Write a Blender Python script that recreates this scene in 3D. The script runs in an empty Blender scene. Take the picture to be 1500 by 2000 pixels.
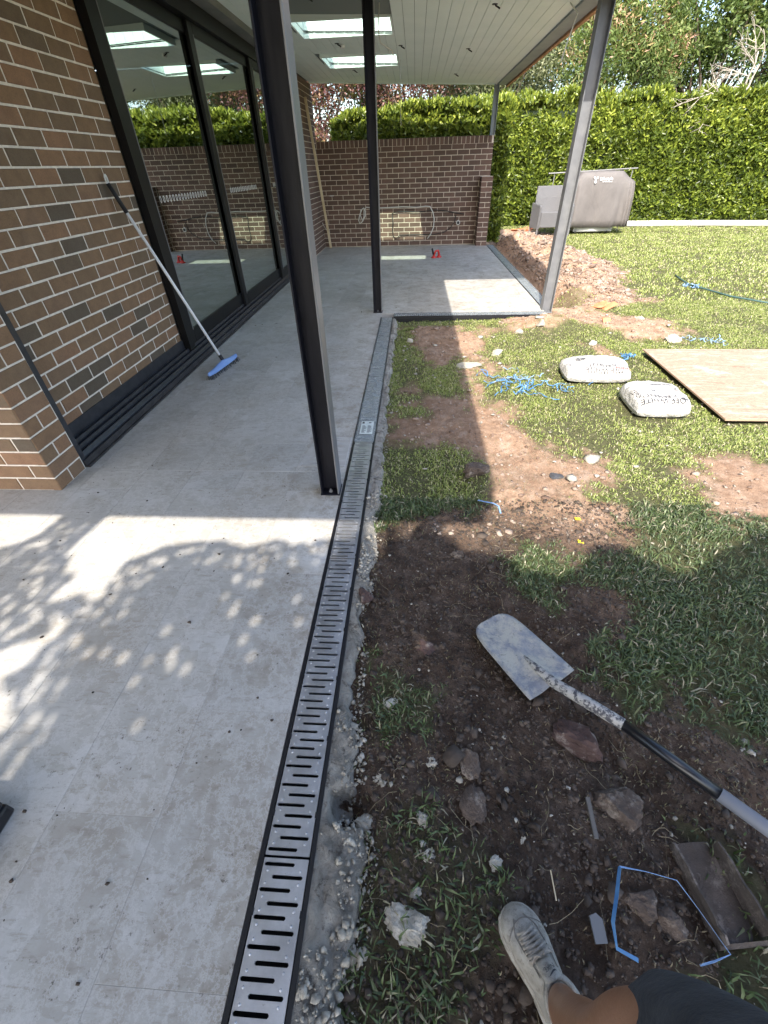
import bpy, bmesh, math, random
import numpy as np
from mathutils import Vector, Matrix, Euler

# ------------------------------------------------------------------ camera, sky, sun, exposure
S = bpy.context.scene
COL = S.collection
H = 1.42
cam = bpy.data.cameras.new('camera'); camo = bpy.data.objects.new('camera', cam); COL.objects.link(camo)
cam.sensor_fit = 'HORIZONTAL'; cam.sensor_width = 36; cam.lens = 36*830/1500; cam.clip_end = 400; cam.clip_start = 0.02
vy = Vector((61, -678, 830)).normalized(); vz = Vector((35, 1020, 830))
D = (vz-vz.dot(vy)*vy).normalized(); vx = D.cross(vy)
if vx.x < 0: vx = -vx
R = Matrix((vx, vy, -D))                      # rows: world axes seen in the camera frame
r_, u_, f_ = R.col[0], -R.col[1], -R.col[2]
camo.matrix_world = Matrix(((r_.x, u_.x, f_.x, 0), (r_.y, u_.y, f_.y, 0), (r_.z, u_.z, f_.z, H), (0, 0, 0, 1)))
S.camera = camo
W = bpy.data.worlds.new('World'); S.world = W; W.use_nodes = True
nt = W.node_tree; bg = nt.nodes['Background']; sk = nt.nodes.new('ShaderNodeTexSky')
sk.sky_type = 'NISHITA'; sk.sun_disc = False; sk.sun_elevation = math.radians(45.3); sk.sun_rotation = math.radians(191.6)
sk.air_density = 1.0; sk.dust_density = 2.5; sk.ozone_density = 1.0
nt.links.new(sk.outputs[0], bg.inputs[0]); bg.inputs[1].default_value = 0.15
sun = bpy.data.lights.new('sun', 'SUN'); suno = bpy.data.objects.new('sun', sun); COL.objects.link(suno)
sun.energy = 2.8; sun.angle = math.radians(0.53); sun.color = (1, .93, .83)
suno.rotation_euler = Vector((0.2, 0.97, -1)).to_track_quat('-Z', 'Y').to_euler(); suno.location = (-3, -14, 15)
S.view_settings.view_transform = 'Standard'; S.view_settings.look = 'None'; S.view_settings.gamma = 1
S.view_settings.exposure = 1.84
S.cycles.max_bounces = 10; S.cycles.diffuse_bounces = 6; S.cycles.transparent_max_bounces = 16
S.render.resolution_x = 768; S.render.resolution_y = 1024

rng = np.random.default_rng(7); random.seed(7)

# ------------------------------------------------------------------ helpers
def tag(o, label=None, cat=None, group=None, kind=None):
    if label: o['label'] = label
    if cat: o['category'] = cat
    if group: o['group'] = group
    if kind: o['kind'] = kind
    return o
def empty(name, loc=(0, 0, 0), label=None, cat=None, group=None, kind=None, rz=0):
    o = bpy.data.objects.new(name, None); COL.objects.link(o); o.location = loc; o.rotation_euler = (0, 0, rz)
    o.empty_display_size = .1
    return tag(o, label, cat, group, kind)
def link(name, me, parent=None, loc=None):
    o = bpy.data.objects.new(name, me); COL.objects.link(o)
    if parent: o.parent = parent
    if loc is not None: o.location = loc
    return o
class MB:
    def __init__(s): s.v = []; s.f = []
    def add(s, vs, fs):
        b = len(s.v); s.v += [tuple(v) for v in vs]; s.f += [tuple(b+i for i in f) for f in fs]; return s
    def box(s, x0, x1, y0, y1, z0, z1):
        return s.add([(x0,y0,z0),(x1,y0,z0),(x1,y1,z0),(x0,y1,z0),(x0,y0,z1),(x1,y0,z1),(x1,y1,z1),(x0,y1,z1)],
                     [(0,3,2,1),(4,5,6,7),(0,1,5,4),(1,2,6,5),(2,3,7,6),(3,0,4,7)])
    def tube(s, pts, r, n=8, cap=True):
        P = [Vector(p) for p in pts]; m = len(P); rs = r if hasattr(r, '__len__') else [r]*m
        t = (P[1]-P[0]).normalized(); up = Vector((0,0,1)) if abs(t.z) < .9 else Vector((1,0,0)); a = t.cross(up).normalized()
        b0 = len(s.v)
        for i in range(m):
            t = (P[min(i+1,m-1)]-P[max(i-1,0)]).normalized(); a = (a-a.dot(t)*t).normalized(); c = t.cross(a)
            for k in range(n):
                q = 2*math.pi*k/n; s.v.append(tuple(P[i]+rs[i]*(math.cos(q)*a+math.sin(q)*c)))
        for i in range(m-1):
            for k in range(n):
                k2 = (k+1) % n; s.f.append((b0+i*n+k, b0+i*n+k2, b0+(i+1)*n+k2, b0+(i+1)*n+k))
        if cap: s.f.append(tuple(b0+k for k in reversed(range(n)))); s.f.append(tuple(b0+(m-1)*n+k for k in range(n)))
        return s
    def loft(s, rings, cap=True, closed=True):
        n = len(rings[0]); b0 = len(s.v)
        for r in rings: s.v += [tuple(p) for p in r]
        for i in range(len(rings)-1):
            for k in range(n if closed else n-1):
                k2 = (k+1) % n; s.f.append((b0+i*n+k, b0+i*n+k2, b0+(i+1)*n+k2, b0+(i+1)*n+k))
        if cap: s.f.append(tuple(b0+k for k in reversed(range(n)))); s.f.append(tuple(b0+(len(rings)-1)*n+k for k in range(n)))
        return s
    def prism(s, poly, z0, z1):
        n = len(poly); return s.loft([[(x, y, z0) for x, y in poly], [(x, y, z1) for x, y in poly]])
    def lathe(s, prof, n=20, c=(0,0,0)):
        return s.loft([[(c[0]+r*math.cos(2*math.pi*k/n), c[1]+r*math.sin(2*math.pi*k/n), c[2]+z) for k in range(n)] for r, z in prof])
    def ribbon(s, pts, w, t=.0012, nrm=None):
        P = [Vector(p) for p in pts]; m = len(P); rings = []
        for i in range(m):
            d = (P[min(i+1,m-1)]-P[max(i-1,0)]).normalized(); up = Vector(nrm[i] if nrm else (0,0,1)); a = d.cross(up)
            a = a.normalized() if a.length > 1e-4 else Vector((1,0,0)); c = a.cross(d).normalized()
            rings.append([P[i]+a*w/2+c*t/2, P[i]-a*w/2+c*t/2, P[i]-a*w/2-c*t/2, P[i]+a*w/2-c*t/2])
        return s.loft(rings)
    def mesh(s, name, mat, smooth=False):
        me = bpy.data.meshes.new(name); me.from_pydata(s.v, [], s.f); me.update()
        if mat: me.materials.append(mat)
        if smooth: me.polygons.foreach_set('use_smooth', [True]*len(me.polygons))
        return me
    def build(s, name, mat, parent=None, smooth=False, loc=None, bevel=0, seg=1):
        o = link(name, s.mesh(name, mat, smooth), parent, loc)
        if bevel:
            m = o.modifiers.new('bevel', 'BEVEL'); m.width = bevel; m.segments = seg; m.limit_method = 'ANGLE'
        return o
def npmesh(name, V, F, mat, attrs=None, smooth=False, nper=None):
    """V (n,3), F (m,k) array of faces all with k corners (or list of such arrays)."""
    me = bpy.data.meshes.new(name); Fs = F if isinstance(F, list) else [F]
    me.vertices.add(len(V)); me.vertices.foreach_set('co', np.asarray(V, np.float32).ravel())
    loops = np.concatenate([f.ravel() for f in Fs]).astype(np.int32)
    tot = np.concatenate([np.full(len(f), f.shape[1]) for f in Fs]).astype(np.int32)
    st = np.concatenate([[0], np.cumsum(tot)[:-1]]).astype(np.int32)
    me.loops.add(len(loops)); me.loops.foreach_set('vertex_index', loops)
    me.polygons.add(len(tot)); me.polygons.foreach_set('loop_start', st); me.polygons.foreach_set('loop_total', tot)
    if smooth: me.polygons.foreach_set('use_smooth', np.ones(len(tot), bool))
    me.update(calc_edges=True)
    for k, a in (attrs or {}).items():
        at = me.attributes.new(k, 'FLOAT', 'POINT'); at.data.foreach_set('value', np.asarray(a, np.float32))
    if mat: me.materials.append(mat)
    return me
def hsh(ix, iy, seed):
    h = (ix.astype(np.int64)*374761393+iy.astype(np.int64)*668265263+seed*974711) & 0x7fffffff
    h = ((h ^ (h >> 13))*1274126177) & 0x7fffffff
    return ((h ^ (h >> 16)) & 0xffff)/65535.
def vn(x, y, s=1., seed=0):
    x = np.asarray(x, float)*s; y = np.asarray(y, float)*s; ix = np.floor(x); iy = np.floor(y); fx = x-ix; fy = y-iy
    fx = fx*fx*(3-2*fx); fy = fy*fy*(3-2*fy); ix = ix.astype(int); iy = iy.astype(int)
    return (hsh(ix,iy,seed)*(1-fx)+hsh(ix+1,iy,seed)*fx)*(1-fy)+(hsh(ix,iy+1,seed)*(1-fx)+hsh(ix+1,iy+1,seed)*fx)*fy
def fbm(x, y, s, o=4, seed=0): return sum(vn(x, y, s*2**i, seed+i)*.5**i for i in range(o))/sum(.5**i for i in range(o))*2-1
def sdf(x, y, poly):
    x = np.asarray(x, float); y = np.asarray(y, float); d = np.full(x.shape, 1e9); ins = np.zeros(x.shape, bool); n = len(poly)
    for i in range(n):
        ax, ay = poly[i]; bx, by = poly[(i+1) % n]; ex, ey = bx-ax, by-ay
        t = np.clip(((x-ax)*ex+(y-ay)*ey)/(ex*ex+ey*ey+1e-12), 0, 1); d = np.minimum(d, np.hypot(x-ax-t*ex, y-ay-t*ey))
        if ay != by:
            c = ((ay > y) != (by > y)) & (x < ex*(y-ay)/(by-ay)+ax); ins ^= c
    return np.where(ins, d, -d)
def sst(a, b, x): t = np.clip((x-a)/(b-a), 0, 1); return t*t*(3-2*t)

# ------------------------------------------------------------------ materials
def M(name): 
    m = bpy.data.materials.new(name); m.use_nodes = True; n = m.node_tree.nodes; return m, n, m.node_tree.links, n['Principled BSDF']
def ramp(n, l, src, stops, interp='LINEAR'):
    r = n.new('ShaderNodeValToRGB'); cr = r.color_ramp; cr.interpolation = interp
    while len(cr.elements) < len(stops): cr.elements.new(.5)
    for e, (p, c) in zip(cr.elements, stops): e.position = p; e.color = (*c, 1) if len(c) == 3 else c
    l.new(src, r.inputs[0]); return r.outputs[0]
def noise(n, l, vec, scale, detail=4, rough=.55, dist=0):
    t = n.new('ShaderNodeTexNoise'); t.inputs['Scale'].default_value = scale; t.inputs['Detail'].default_value = detail
    t.inputs['Roughness'].default_value = rough; t.inputs['Distortion'].default_value = dist
    if vec: l.new(vec, t.inputs['Vector'])
    return t.outputs[0]
def mixc(n, l, f, a, b, mode='MIX'):
    m = n.new('ShaderNodeMix'); m.data_type = 'RGBA'; m.blend_type = mode
    for i, v in ((0, f), (6, a), (7, b)):
        if hasattr(v, 'is_output') or hasattr(v, 'links'): l.new(v, m.inputs[i])
        elif i == 0: m.inputs[0].default_value = v
        else: m.inputs[i].default_value = (*v, 1)
    return m.outputs[2]
def bump(n, l, h, dist, strength=1, normal=None):
    b = n.new('ShaderNodeBump'); b.inputs['Distance'].default_value = dist; b.inputs['Strength'].default_value = strength
    l.new(h, b.inputs['Height'])
    if normal: l.new(normal, b.inputs['Normal'])
    return b.outputs[0]
def texco(n, l, which='Object', scale=None, rnd=False):
    t = n.new('ShaderNodeTexCoord'); v = t.outputs[which]
    if which == 'World': pass
    if rnd:
        oi = n.new('ShaderNodeObjectInfo'); mm = n.new('ShaderNodeVectorMath'); mm.operation = 'MULTIPLY_ADD'
        mm.inputs[1].default_value = (1, 1, 1); cb = n.new('ShaderNodeCombineXYZ'); mt = n.new('ShaderNodeMath'); mt.operation = 'MULTIPLY'
        mt.inputs[1].default_value = 37; l.new(oi.outputs['Random'], mt.inputs[0])
        for i in range(3): l.new(mt.outputs[0], cb.inputs[i])
        l.new(v, mm.inputs[0]); l.new(cb.outputs[0], mm.inputs[2]); v = mm.outputs[0]
    if scale:
        mp = n.new('ShaderNodeVectorMath'); mp.operation = 'MULTIPLY'; mp.inputs[1].default_value = scale; l.new(v, mp.inputs[0]); v = mp.outputs[0]
    return v
def geopos(n): return n.new('ShaderNodeNewGeometry').outputs['Position']
def simple(name, col, rough=.5, metal=0, col2=None, nscale=8, bscale=0, bdist=.001, spec=.5, thresh=(.35,.65), det=4):
    m, n, l, b = M(name); b.inputs['Roughness'].default_value = rough; b.inputs['Metallic'].default_value = metal
    b.inputs['Base Color'].default_value = (*col, 1); b.inputs['Specular IOR Level'].default_value = spec
    v = texco(n, l)
    if col2: l.new(ramp(n, l, noise(n, l, v, nscale, det), [(thresh[0], col), (thresh[1], col2)]), b.inputs['Base Color'])
    if bscale: l.new(bump(n, l, noise(n, l, v, bscale), bdist), b.inputs['Normal'])
    return m
def brick_mat(name, stops):
    m, n, l, b = M(name); oi = n.new('ShaderNodeObjectInfo'); c = ramp(n, l, oi.outputs['Random'], stops)
    v = texco(n, l, rnd=True)
    c = mixc(n, l, ramp(n, l, noise(n, l, v, 14, 5, .7), [(.3,(0,0,0)),(.75,(.45,)*3)]), c, (.1,.055,.035))
    c = mixc(n, l, ramp(n, l, noise(n, l, v, 160, 3, .7), [(.5,(0,0,0)),(.8,(.5,)*3)]), c, (.04,.03,.025))
    c = mixc(n, l, ramp(n, l, noise(n, l, geopos(n), 2.3, 5, .65), [(.56,(0,0,0)),(.78,(.12,)*3)]), c, (.3,.25,.21))
    l.new(c, b.inputs['Base Color']); b.inputs['Roughness'].default_value = .85
    l.new(bump(n, l, noise(n, l, v, 60, 6, .8), .004), b.inputs['Normal']); return m
m_brick = brick_mat('brown_brick', [(0,(.12,.095,.066)),(.07,(.14,.108,.073)),(.14,(.22,.145,.085)),(.45,(.265,.16,.086)),(.75,(.30,.172,.092)),(.92,(.33,.18,.1)),(1,(.22,.15,.09))])
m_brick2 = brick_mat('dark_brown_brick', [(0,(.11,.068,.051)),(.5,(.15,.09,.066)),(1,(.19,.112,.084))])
def mortar_mat(name, col):
    m, n, l, b = M(name); v = geopos(n); l.new(ramp(n, l, noise(n, l, v, 30, 5), [(.3,tuple(c*.75 for c in col)),(.7,col)]), b.inputs['Base Color'])
    b.inputs['Roughness'].default_value = .95; l.new(bump(n, l, noise(n, l, v, 220, 4), .002), b.inputs['Normal']); return m
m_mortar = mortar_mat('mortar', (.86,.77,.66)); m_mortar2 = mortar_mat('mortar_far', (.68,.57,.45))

def tile_mat():
    m, n, l, b = M('limestone_tile'); v = texco(n, l, rnd=True); g = geopos(n)
    base = ramp(n, l, noise(n, l, v, 2.6, 8, .7, .12), [(.25,(.34,.325,.30)),(.5,(.42,.408,.385)),(.72,(.49,.48,.46))])
    # cloudy shell-like inclusions
    vo = n.new('ShaderNodeTexVoronoi'); vo.inputs['Scale'].default_value = 7; vo.inputs['Randomness'].default_value = 1
    wv = n.new('ShaderNodeVectorMath'); wv.operation = 'MULTIPLY_ADD'; nn = n.new('ShaderNodeTexNoise'); nn.inputs['Scale'].default_value = 5; nn.inputs['Detail'].default_value = 3
    l.new(v, nn.inputs['Vector']); l.new(nn.outputs['Color'], wv.inputs[0]); wv.inputs[1].default_value = (.5,.5,.5); l.new(v, wv.inputs[2]); l.new(wv.outputs[0], vo.inputs['Vector'])
    sp = n.new('ShaderNodeSeparateColor'); l.new(vo.outputs['Color'], sp.inputs[0])
    base = mixc(n, l, ramp(n, l, sp.outputs[0], [(.0,(0,0,0)),(.78,(0,0,0)),(.8,(.28,)*3),(1,(.28,)*3)]), base, (.37,.35,.31))
    base = mixc(n, l, ramp(n, l, sp.outputs[1], [(.0,(0,0,0)),(.84,(0,0,0)),(.86,(.35,)*3),(1,(.35,)*3)]), base, (.56,.56,.56))
    ms = texco(n, l, rnd=True, scale=(3, 14, 3))
    base = mixc(n, l, ramp(n, l, noise(n, l, ms, 4, 7, .8, .3), [(.52,(0,0,0)),(.68,(.7,)*3)]), base, (.27,.24,.2))
    # dust and soil stains in world space
    st = noise(n, l, g, 1.9, 9, .75, .1)
    base = mixc(n, l, ramp(n, l, st, [(.5,(0,0,0)),(.68,(.6,)*3)]), base, (.29,.25,.2))
    sx = n.new('ShaderNodeSeparateXYZ'); l.new(g, sx.inputs[0])
    edge = n.new('ShaderNodeMapRange'); edge.inputs[1].default_value = -1.0; edge.inputs[2].default_value = -.4; l.new(sx.outputs[0], edge.inputs[0])
    e2 = n.new('ShaderNodeMath'); e2.operation = 'MULTIPLY'; l.new(edge.outputs[0], e2.inputs[0]); l.new(ramp(n, l, noise(n, l, g, 6, 6, .75), [(.46,(0,0,0)),(.62,(.75,)*3)]), e2.inputs[1])
    base = mixc(n, l, e2.outputs[0], base, (.25,.215,.17))
    spk = ramp(n, l, noise(n, l, g, 42, 4, .8), [(.60,(0,0,0)),(.65,(.85,)*3)])
    gate = ramp(n, l, noise(n, l, g, 3.1, 3), [(.42,(0,0,0)),(.6,(1,1,1))])
    sp2 = n.new('ShaderNodeMath'); sp2.operation = 'MULTIPLY'; l.new(spk, sp2.inputs[0]); l.new(gate, sp2.inputs[1])
    base = mixc(n, l, sp2.outputs[0], base, (.1,.085,.07))
    wisp = ramp(n, l, noise(n, l, g, 7, 9, .8, .15), [(.47,(0,0,0)),(.5,(.6,)*3),(.53,(0,0,0))])
    base = mixc(n, l, wisp, base, (.55,.54,.53))
    oi = n.new('ShaderNodeObjectInfo'); base = mixc(n, l, 1, base, ramp(n, l, oi.outputs['Random'], [(0,(.9,.89,.87)),(.5,(1,.985,.96)),(1,(1.06,1.045,1.02))]), 'MULTIPLY')
    l.new(base, b.inputs['Base Color']); b.inputs['Roughness'].default_value = .5; b.inputs['Specular IOR Level'].default_value = .35
    l.new(ramp(n, l, noise(n, l, g, 5, 5, .7), [(.3,(.38,)*3),(.7,(.62,)*3)]), b.inputs['Roughness'])
    l.new(bump(n, l, noise(n, l, v, 60, 5, .7), .0006), b.inputs['Normal']); return m
m_tile = tile_mat()
m_grout = simple('grout', (.44,.42,.39), .95)
m_conc = simple('concrete', (.30,.28,.25), .95, col2=(.47,.45,.41), nscale=14, bscale=60, bdist=.006)
m_black = simple('black_powdercoat', (.008,.009,.012), .3, spec=.55)
m_frame = simple('door_frame_black', (.005,.005,.006), .45, spec=.3)
m_trk = simple('sill_track', (.018,.019,.024), .4, col2=(.035,.036,.042), nscale=20)
m_fascia = simple('sill_fascia', (.028,.025,.026), .7, col2=(.05,.045,.045), nscale=12, bscale=60)
m_flange_lit = simple('satin_lit_steel', (.14,.14,.145), .35, spec=.7)  # right flange of the black posts, reflected daylight put into its lighter colour
m_steelR = simple('grey_primed_steel', (.12,.125,.135), .45, col2=(.16,.165,.172), nscale=10)
m_steelG = simple('steel_flange', (.15,.15,.155), .35, col2=(.2,.2,.2), nscale=6)
def post_mat():
    m, n, l, b = M('dark_steel'); v = texco(n, l, scale=(1,1,.12))
    l.new(ramp(n, l, noise(n, l, v, 25, 5, .7), [(.35,(.006,.006,.010)),(.7,(.014,.014,.02))]), b.inputs['Base Color'])
    l.new(ramp(n, l, noise(n, l, v, 40, 4), [(.3,(.4,)*3),(.7,(.6,)*3)]), b.inputs['Roughness']); b.inputs['Specular IOR Level'].default_value = .22; return m
m_post = post_mat()
def grate_mat():
    m, n, l, b = M('brushed_steel'); v = texco(n, l, scale=(2,60,2)); b.inputs['Metallic'].default_value = .85
    g = geopos(n)
    c = ramp(n, l, noise(n, l, g, 9, 5, .7), [(.35,(.50,.50,.52)),(.65,(.66,.66,.68))])
    c = mixc(n, l, ramp(n, l, noise(n, l, g, 70, 4, .8), [(.62,(0,0,0)),(.72,(.5,)*3)]), c, (.32,.3,.28))
    l.new(c, b.inputs['Base Color']); l.new(ramp(n, l, noise(n, l, g, 14, 4), [(.3,(.3,)*3),(.7,(.46,)*3)]), b.inputs['Roughness'])
    l.new(bump(n, l, noise(n, l, v, 30, 2), .0002), b.inputs['Normal']); return m
m_grate = grate_mat()
m_plastic = simple('black_plastic', (.01,.01,.012), .4)
m_void = simple('channel_inside', (.006,.006,.007), .8)
def film_mat():
    m, n, l, b = M('plastic_film'); v = geopos(n)
    b.inputs['Base Color'].default_value = (.36,.4,.42,1); b.inputs['Roughness'].default_value = .16
    l.new(bump(n, l, noise(n, l, v, 14, 5, .6, 1.5), .012), b.inputs['Normal'])
    tr = n.new('ShaderNodeBsdfTransparent'); mx = n.new('ShaderNodeMixShader'); l.new(ramp(n, l, noise(n, l, v, 9, 4), [(.35,(.35,)*3),(.65,(.62,)*3)]), mx.inputs[0])
    l.new(tr.outputs[0], mx.inputs[1]); l.new(b.outputs[0], mx.inputs[2]); l.new(mx.outputs[0], n['Material Output'].inputs[0]); return m
m_film = film_mat()
def glass_mat():
    m, n, l, b = M('door_glass'); tr = n.new('ShaderNodeBsdfTransparent'); tr.inputs[0].default_value = (.42,.46,.45,1)
    gl = n.new('ShaderNodeBsdfGlossy'); gl.inputs['Roughness'].default_value = .004; gl.inputs[0].default_value = (.86,.93,.9,1)
    lw = n.new('ShaderNodeLayerWeight'); lw.inputs[0].default_value = .5
    mr = n.new('ShaderNodeMapRange'); mr.inputs[3].default_value = .22; mr.inputs[4].default_value = .8; l.new(lw.outputs[1], mr.inputs[0])
    mx = n.new('ShaderNodeMixShader'); l.new(mr.outputs[0], mx.inputs[0]); l.new(tr.outputs[0], mx.inputs[1]); l.new(gl.outputs[0], mx.inputs[2])
    l.new(mx.outputs[0], n['Material Output'].inputs[0]); return m
m_glass = glass_mat()
def sky_glass():
    m, n, l, b = M('skylight_glass'); tr = n.new('ShaderNodeBsdfTransparent'); tr.inputs[0].default_value = (.86,.97,.93,1)
    gl = n.new('ShaderNodeBsdfGlossy'); gl.inputs['Roughness'].default_value = .02; mx = n.new('ShaderNodeMixShader'); mx.inputs[0].default_value = .06
    l.new(tr.outputs[0], mx.inputs[1]); l.new(gl.outputs[0], mx.inputs[2]); l.new(mx.outputs[0], n['Material Output'].inputs[0]); return m
m_skyglass = sky_glass()
m_ceil = simple('painted_board', (.72,.80,.74), .5, col2=(.77,.84,.78), nscale=3, bscale=40, bdist=.0006)
m_ceilgap = simple('board_joint', (.16,.18,.16), .8)
m_shaft = simple('skylight_lining', (.78,.84,.80), .5)
m_roofmetal = simple('roof_sheet', (.35,.37,.38), .5)
m_beam = simple('beam_grey', (.20,.23,.235), .5, col2=(.24,.27,.275), nscale=5)
m_fasc = simple('timber_fascia', (.36,.17,.07), .7, col2=(.48,.25,.11), nscale=6)
m_bulk = simple('bulkhead_board', (.13,.135,.125), .6, col2=(.17,.17,.16), nscale=4)
m_dark = simple('dark_cavity', (.01,.01,.01), .9)
m_int = simple('interior_wall', (.16,.16,.15), .8); m_intf = simple('interior_floor', (.2,.2,.2), .35)
m_white = simple('white_plastic', (.75,.75,.74), .4); m_cable = simple('white_cable', (.62,.6,.55), .5)
m_rubber = simple('black_rubber', (.012,.012,.012), .5)
m_timber = simple('pale_timber', (.55,.42,.25), .7, col2=(.68,.55,.36), nscale=4, bscale=50)
m_blue = simple('blue_plastic', (.16,.28,.6), .5, col2=(.24,.37,.66), nscale=9)
m_strap = simple('blue_strap', (.035,.13,.3), .4, col2=(.1,.24,.42), nscale=14)
m_paleblue = simple('pale_blue_strap', (.2,.33,.55), .4)
m_red = simple('red_plastic', (.5,.03,.02), .35); m_terra = simple('terracotta', (.55,.16,.07), .8, col2=(.7,.26,.13), nscale=12, bscale=60)
m_hose = simple('green_hose', (.05,.1,.09), .45); m_yel = simple('yellow_plastic', (.85,.62,.03), .4)
m_alu = simple('alu_pole', (.78,.78,.8), .35); m_grip = simple('rubber_grip', (.015,.015,.018), .6)
m_pipe = simple('white_pipe', (.78,.78,.75), .45, col2=(.62,.6,.55), nscale=5)
m_print = simple('black_print', (.04,.04,.045), .7); m_redprint = simple('red_print', (.55,.06,.04), .7); m_greyprint = simple('grey_print', (.22,.22,.23), .7); m_whiteprint = simple('white_print', (.8,.8,.8), .6)
m_bag = simple('cement_paper', (.43,.42,.4), .8, col2=(.33,.31,.28), nscale=7, bscale=18, bdist=.02, thresh=(.5,.8))
def ply_mat():
    m, n, l, b = M('plywood'); v = texco(n, l, scale=(1.2,9,1)); w = noise(n, l, v, 2.4, 7, .68, 2.2)
    c = ramp(n, l, w, [(.36,(.26,.15,.095)),(.44,(.46,.31,.22)),(.5,(.3,.18,.12)),(.58,(.5,.36,.27))])
    g = texco(n, l); c = mixc(n, l, ramp(n, l, noise(n, l, g, 3.3, 7, .75), [(.55,(0,0,0)),(.66,(.8,)*3)]), c, (.56,.5,.44))
    c = mixc(n, l, ramp(n, l, noise(n, l, g, 7, 8, .8, 2), [(.48,(0,0,0)),(.5,(.8,)*3),(.52,(0,0,0))]), c, (.18,.11,.08))
    l.new(c, b.inputs['Base Color']); b.inputs['Roughness'].default_value = .8; l.new(bump(n, l, w, .002), b.inputs['Normal']); return m
m_ply = ply_mat()
m_plyedge = simple('plywood_edge', (.36,.25,.17), .9)
def cover_mat():
    m, n, l, b = M('grey_cover'); v = geopos(n); l.new(ramp(n, l, noise(n, l, v, 3, 5), [(.3,(.095,.086,.082)),(.7,(.13,.118,.112))]), b.inputs['Base Color'])
    b.inputs['Roughness'].default_value = .65; vs = n.new('ShaderNodeVectorMath'); vs.operation = 'MULTIPLY'; vs.inputs[1].default_value = (1,1,.3); l.new(v, vs.inputs[0]); l.new(bump(n, l, noise(n, l, vs.outputs[0], 6, 4, .6, .5), .022), b.inputs['Normal']); return m
m_cover = cover_mat()
def wicker_mat():
    m, n, l, b = M('grey_wicker'); v = texco(n, l); a = n.new('ShaderNodeTexWave'); a.inputs['Scale'].default_value = 22; l.new(v, a.inputs[0])
    c = n.new('ShaderNodeTexWave'); c.bands_direction = 'Z'; c.inputs['Scale'].default_value = 22; l.new(v, c.inputs[0])
    x = n.new('ShaderNodeMath'); x.operation = 'MULTIPLY'; l.new(a.outputs[1], x.inputs[0]); l.new(c.outputs[1], x.inputs[1])
    l.new(ramp(n, l, x.outputs[0], [(0,(.09,.09,.095)),(.6,(.2,.2,.205))]), b.inputs['Base Color']); l.new(bump(n, l, x.outputs[0], .006), b.inputs['Normal']); b.inputs['Roughness'].default_value = .55; return m
m_wick = wicker_mat()
def rock_mat(name, a, c2, c3):
    m, n, l, b = M(name); v = texco(n, l, rnd=True); c = ramp(n, l, noise(n, l, v, 9, 6, .7), [(.3,a),(.65,c2)])
    c = mixc(n, l, ramp(n, l, noise(n, l, v, 14, 6, .75), [(.52,(0,0,0)),(.62,(.9,)*3)]), c, c3)
    l.new(c, b.inputs['Base Color']); b.inputs['Roughness'].default_value = .9; l.new(bump(n, l, noise(n, l, v, 60, 5, .75), .006), b.inputs['Normal']); return m
m_rock = rock_mat('soiled_rock', (.05,.034,.026), (.11,.08,.062), (.24,.2,.165))
m_rockred = rock_mat('reddish_rock', (.045,.024,.02), (.085,.05,.043), (.2,.165,.145))
m_mortarlump = rock_mat('mortar_lump', (.26,.235,.195), (.4,.37,.31), (.5,.47,.41))
m_clod = simple('soil_clod', (.028,.019,.014), .95, col2=(.10,.075,.058), nscale=7, bscale=120, bdist=.002)
m_clodry = simple('dry_clod', (.13,.08,.055), .95, col2=(.38,.3,.24), nscale=7, bscale=120, bdist=.002)

def leaf_mat(name, stops, rough=.45, trans=.3, spec=.4):
    m, n, l, b = M(name); a = n.new('ShaderNodeAttribute'); a.attribute_name = 'rnd'; c = ramp(n, l, a.outputs['Fac'], stops)
    l.new(c, b.inputs['Base Color']); b.inputs['Roughness'].default_value = rough; b.inputs['Specular IOR Level'].default_value = spec
    t = n.new('ShaderNodeBsdfTranslucent'); hs = mixc(n, l, .35, c, (.35,.5,.05)); l.new(hs, t.inputs[0])
    mx = n.new('ShaderNodeMixShader'); mx.inputs[0].default_value = trans; l.new(b.outputs[0], mx.inputs[1]); l.new(t.outputs[0], mx.inputs[2])
    l.new(mx.outputs[0], n['Material Output'].inputs[0]); return m
m_hedge = leaf_mat('laurel_leaf', [(0,(.035,.055,.012)),(.35,(.095,.135,.02)),(.7,(.21,.26,.035)),(1,(.36,.4,.065))], .3, .22)
m_plum = leaf_mat('plum_leaf', [(0,(.06,.022,.032)),(.4,(.12,.045,.05)),(.7,(.22,.11,.085)),(.88,(.34,.2,.11)),(1,(.15,.19,.05))], .45, .35)
m_green = leaf_mat('green_leaf', [(0,(.045,.08,.025)),(.5,(.1,.15,.04)),(.85,(.18,.23,.07)),(1,(.3,.31,.12))], .5)
m_bronze = leaf_mat('bronze_leaf', [(0,(.06,.095,.03)),(.5,(.14,.2,.055)),(.75,(.22,.25,.085)),(.9,(.42,.27,.13)),(1,(.55,.33,.25))], .5)
m_gum = leaf_mat('gum_leaf', [(0,(.06,.08,.035)),(.5,(.14,.16,.08)),(1,(.3,.31,.18))], .5)
m_shade = leaf_mat('shade_tree_leaf', [(0,(.04,.08,.02)),(1,(.1,.15,.03))], .5, .12)
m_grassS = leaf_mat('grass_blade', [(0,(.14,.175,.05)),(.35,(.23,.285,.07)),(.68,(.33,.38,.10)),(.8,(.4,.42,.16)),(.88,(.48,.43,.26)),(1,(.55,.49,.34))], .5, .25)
m_grassN = leaf_mat('grass_blade_shade', [(0,(.04,.056,.025)),(.4,(.07,.10,.04)),(.72,(.105,.15,.055)),(.86,(.15,.185,.08)),(.92,(.28,.25,.17)),(1,(.4,.36,.26))], .42, .2)  # darker copy of the blade colour, tree shade put into it
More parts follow.
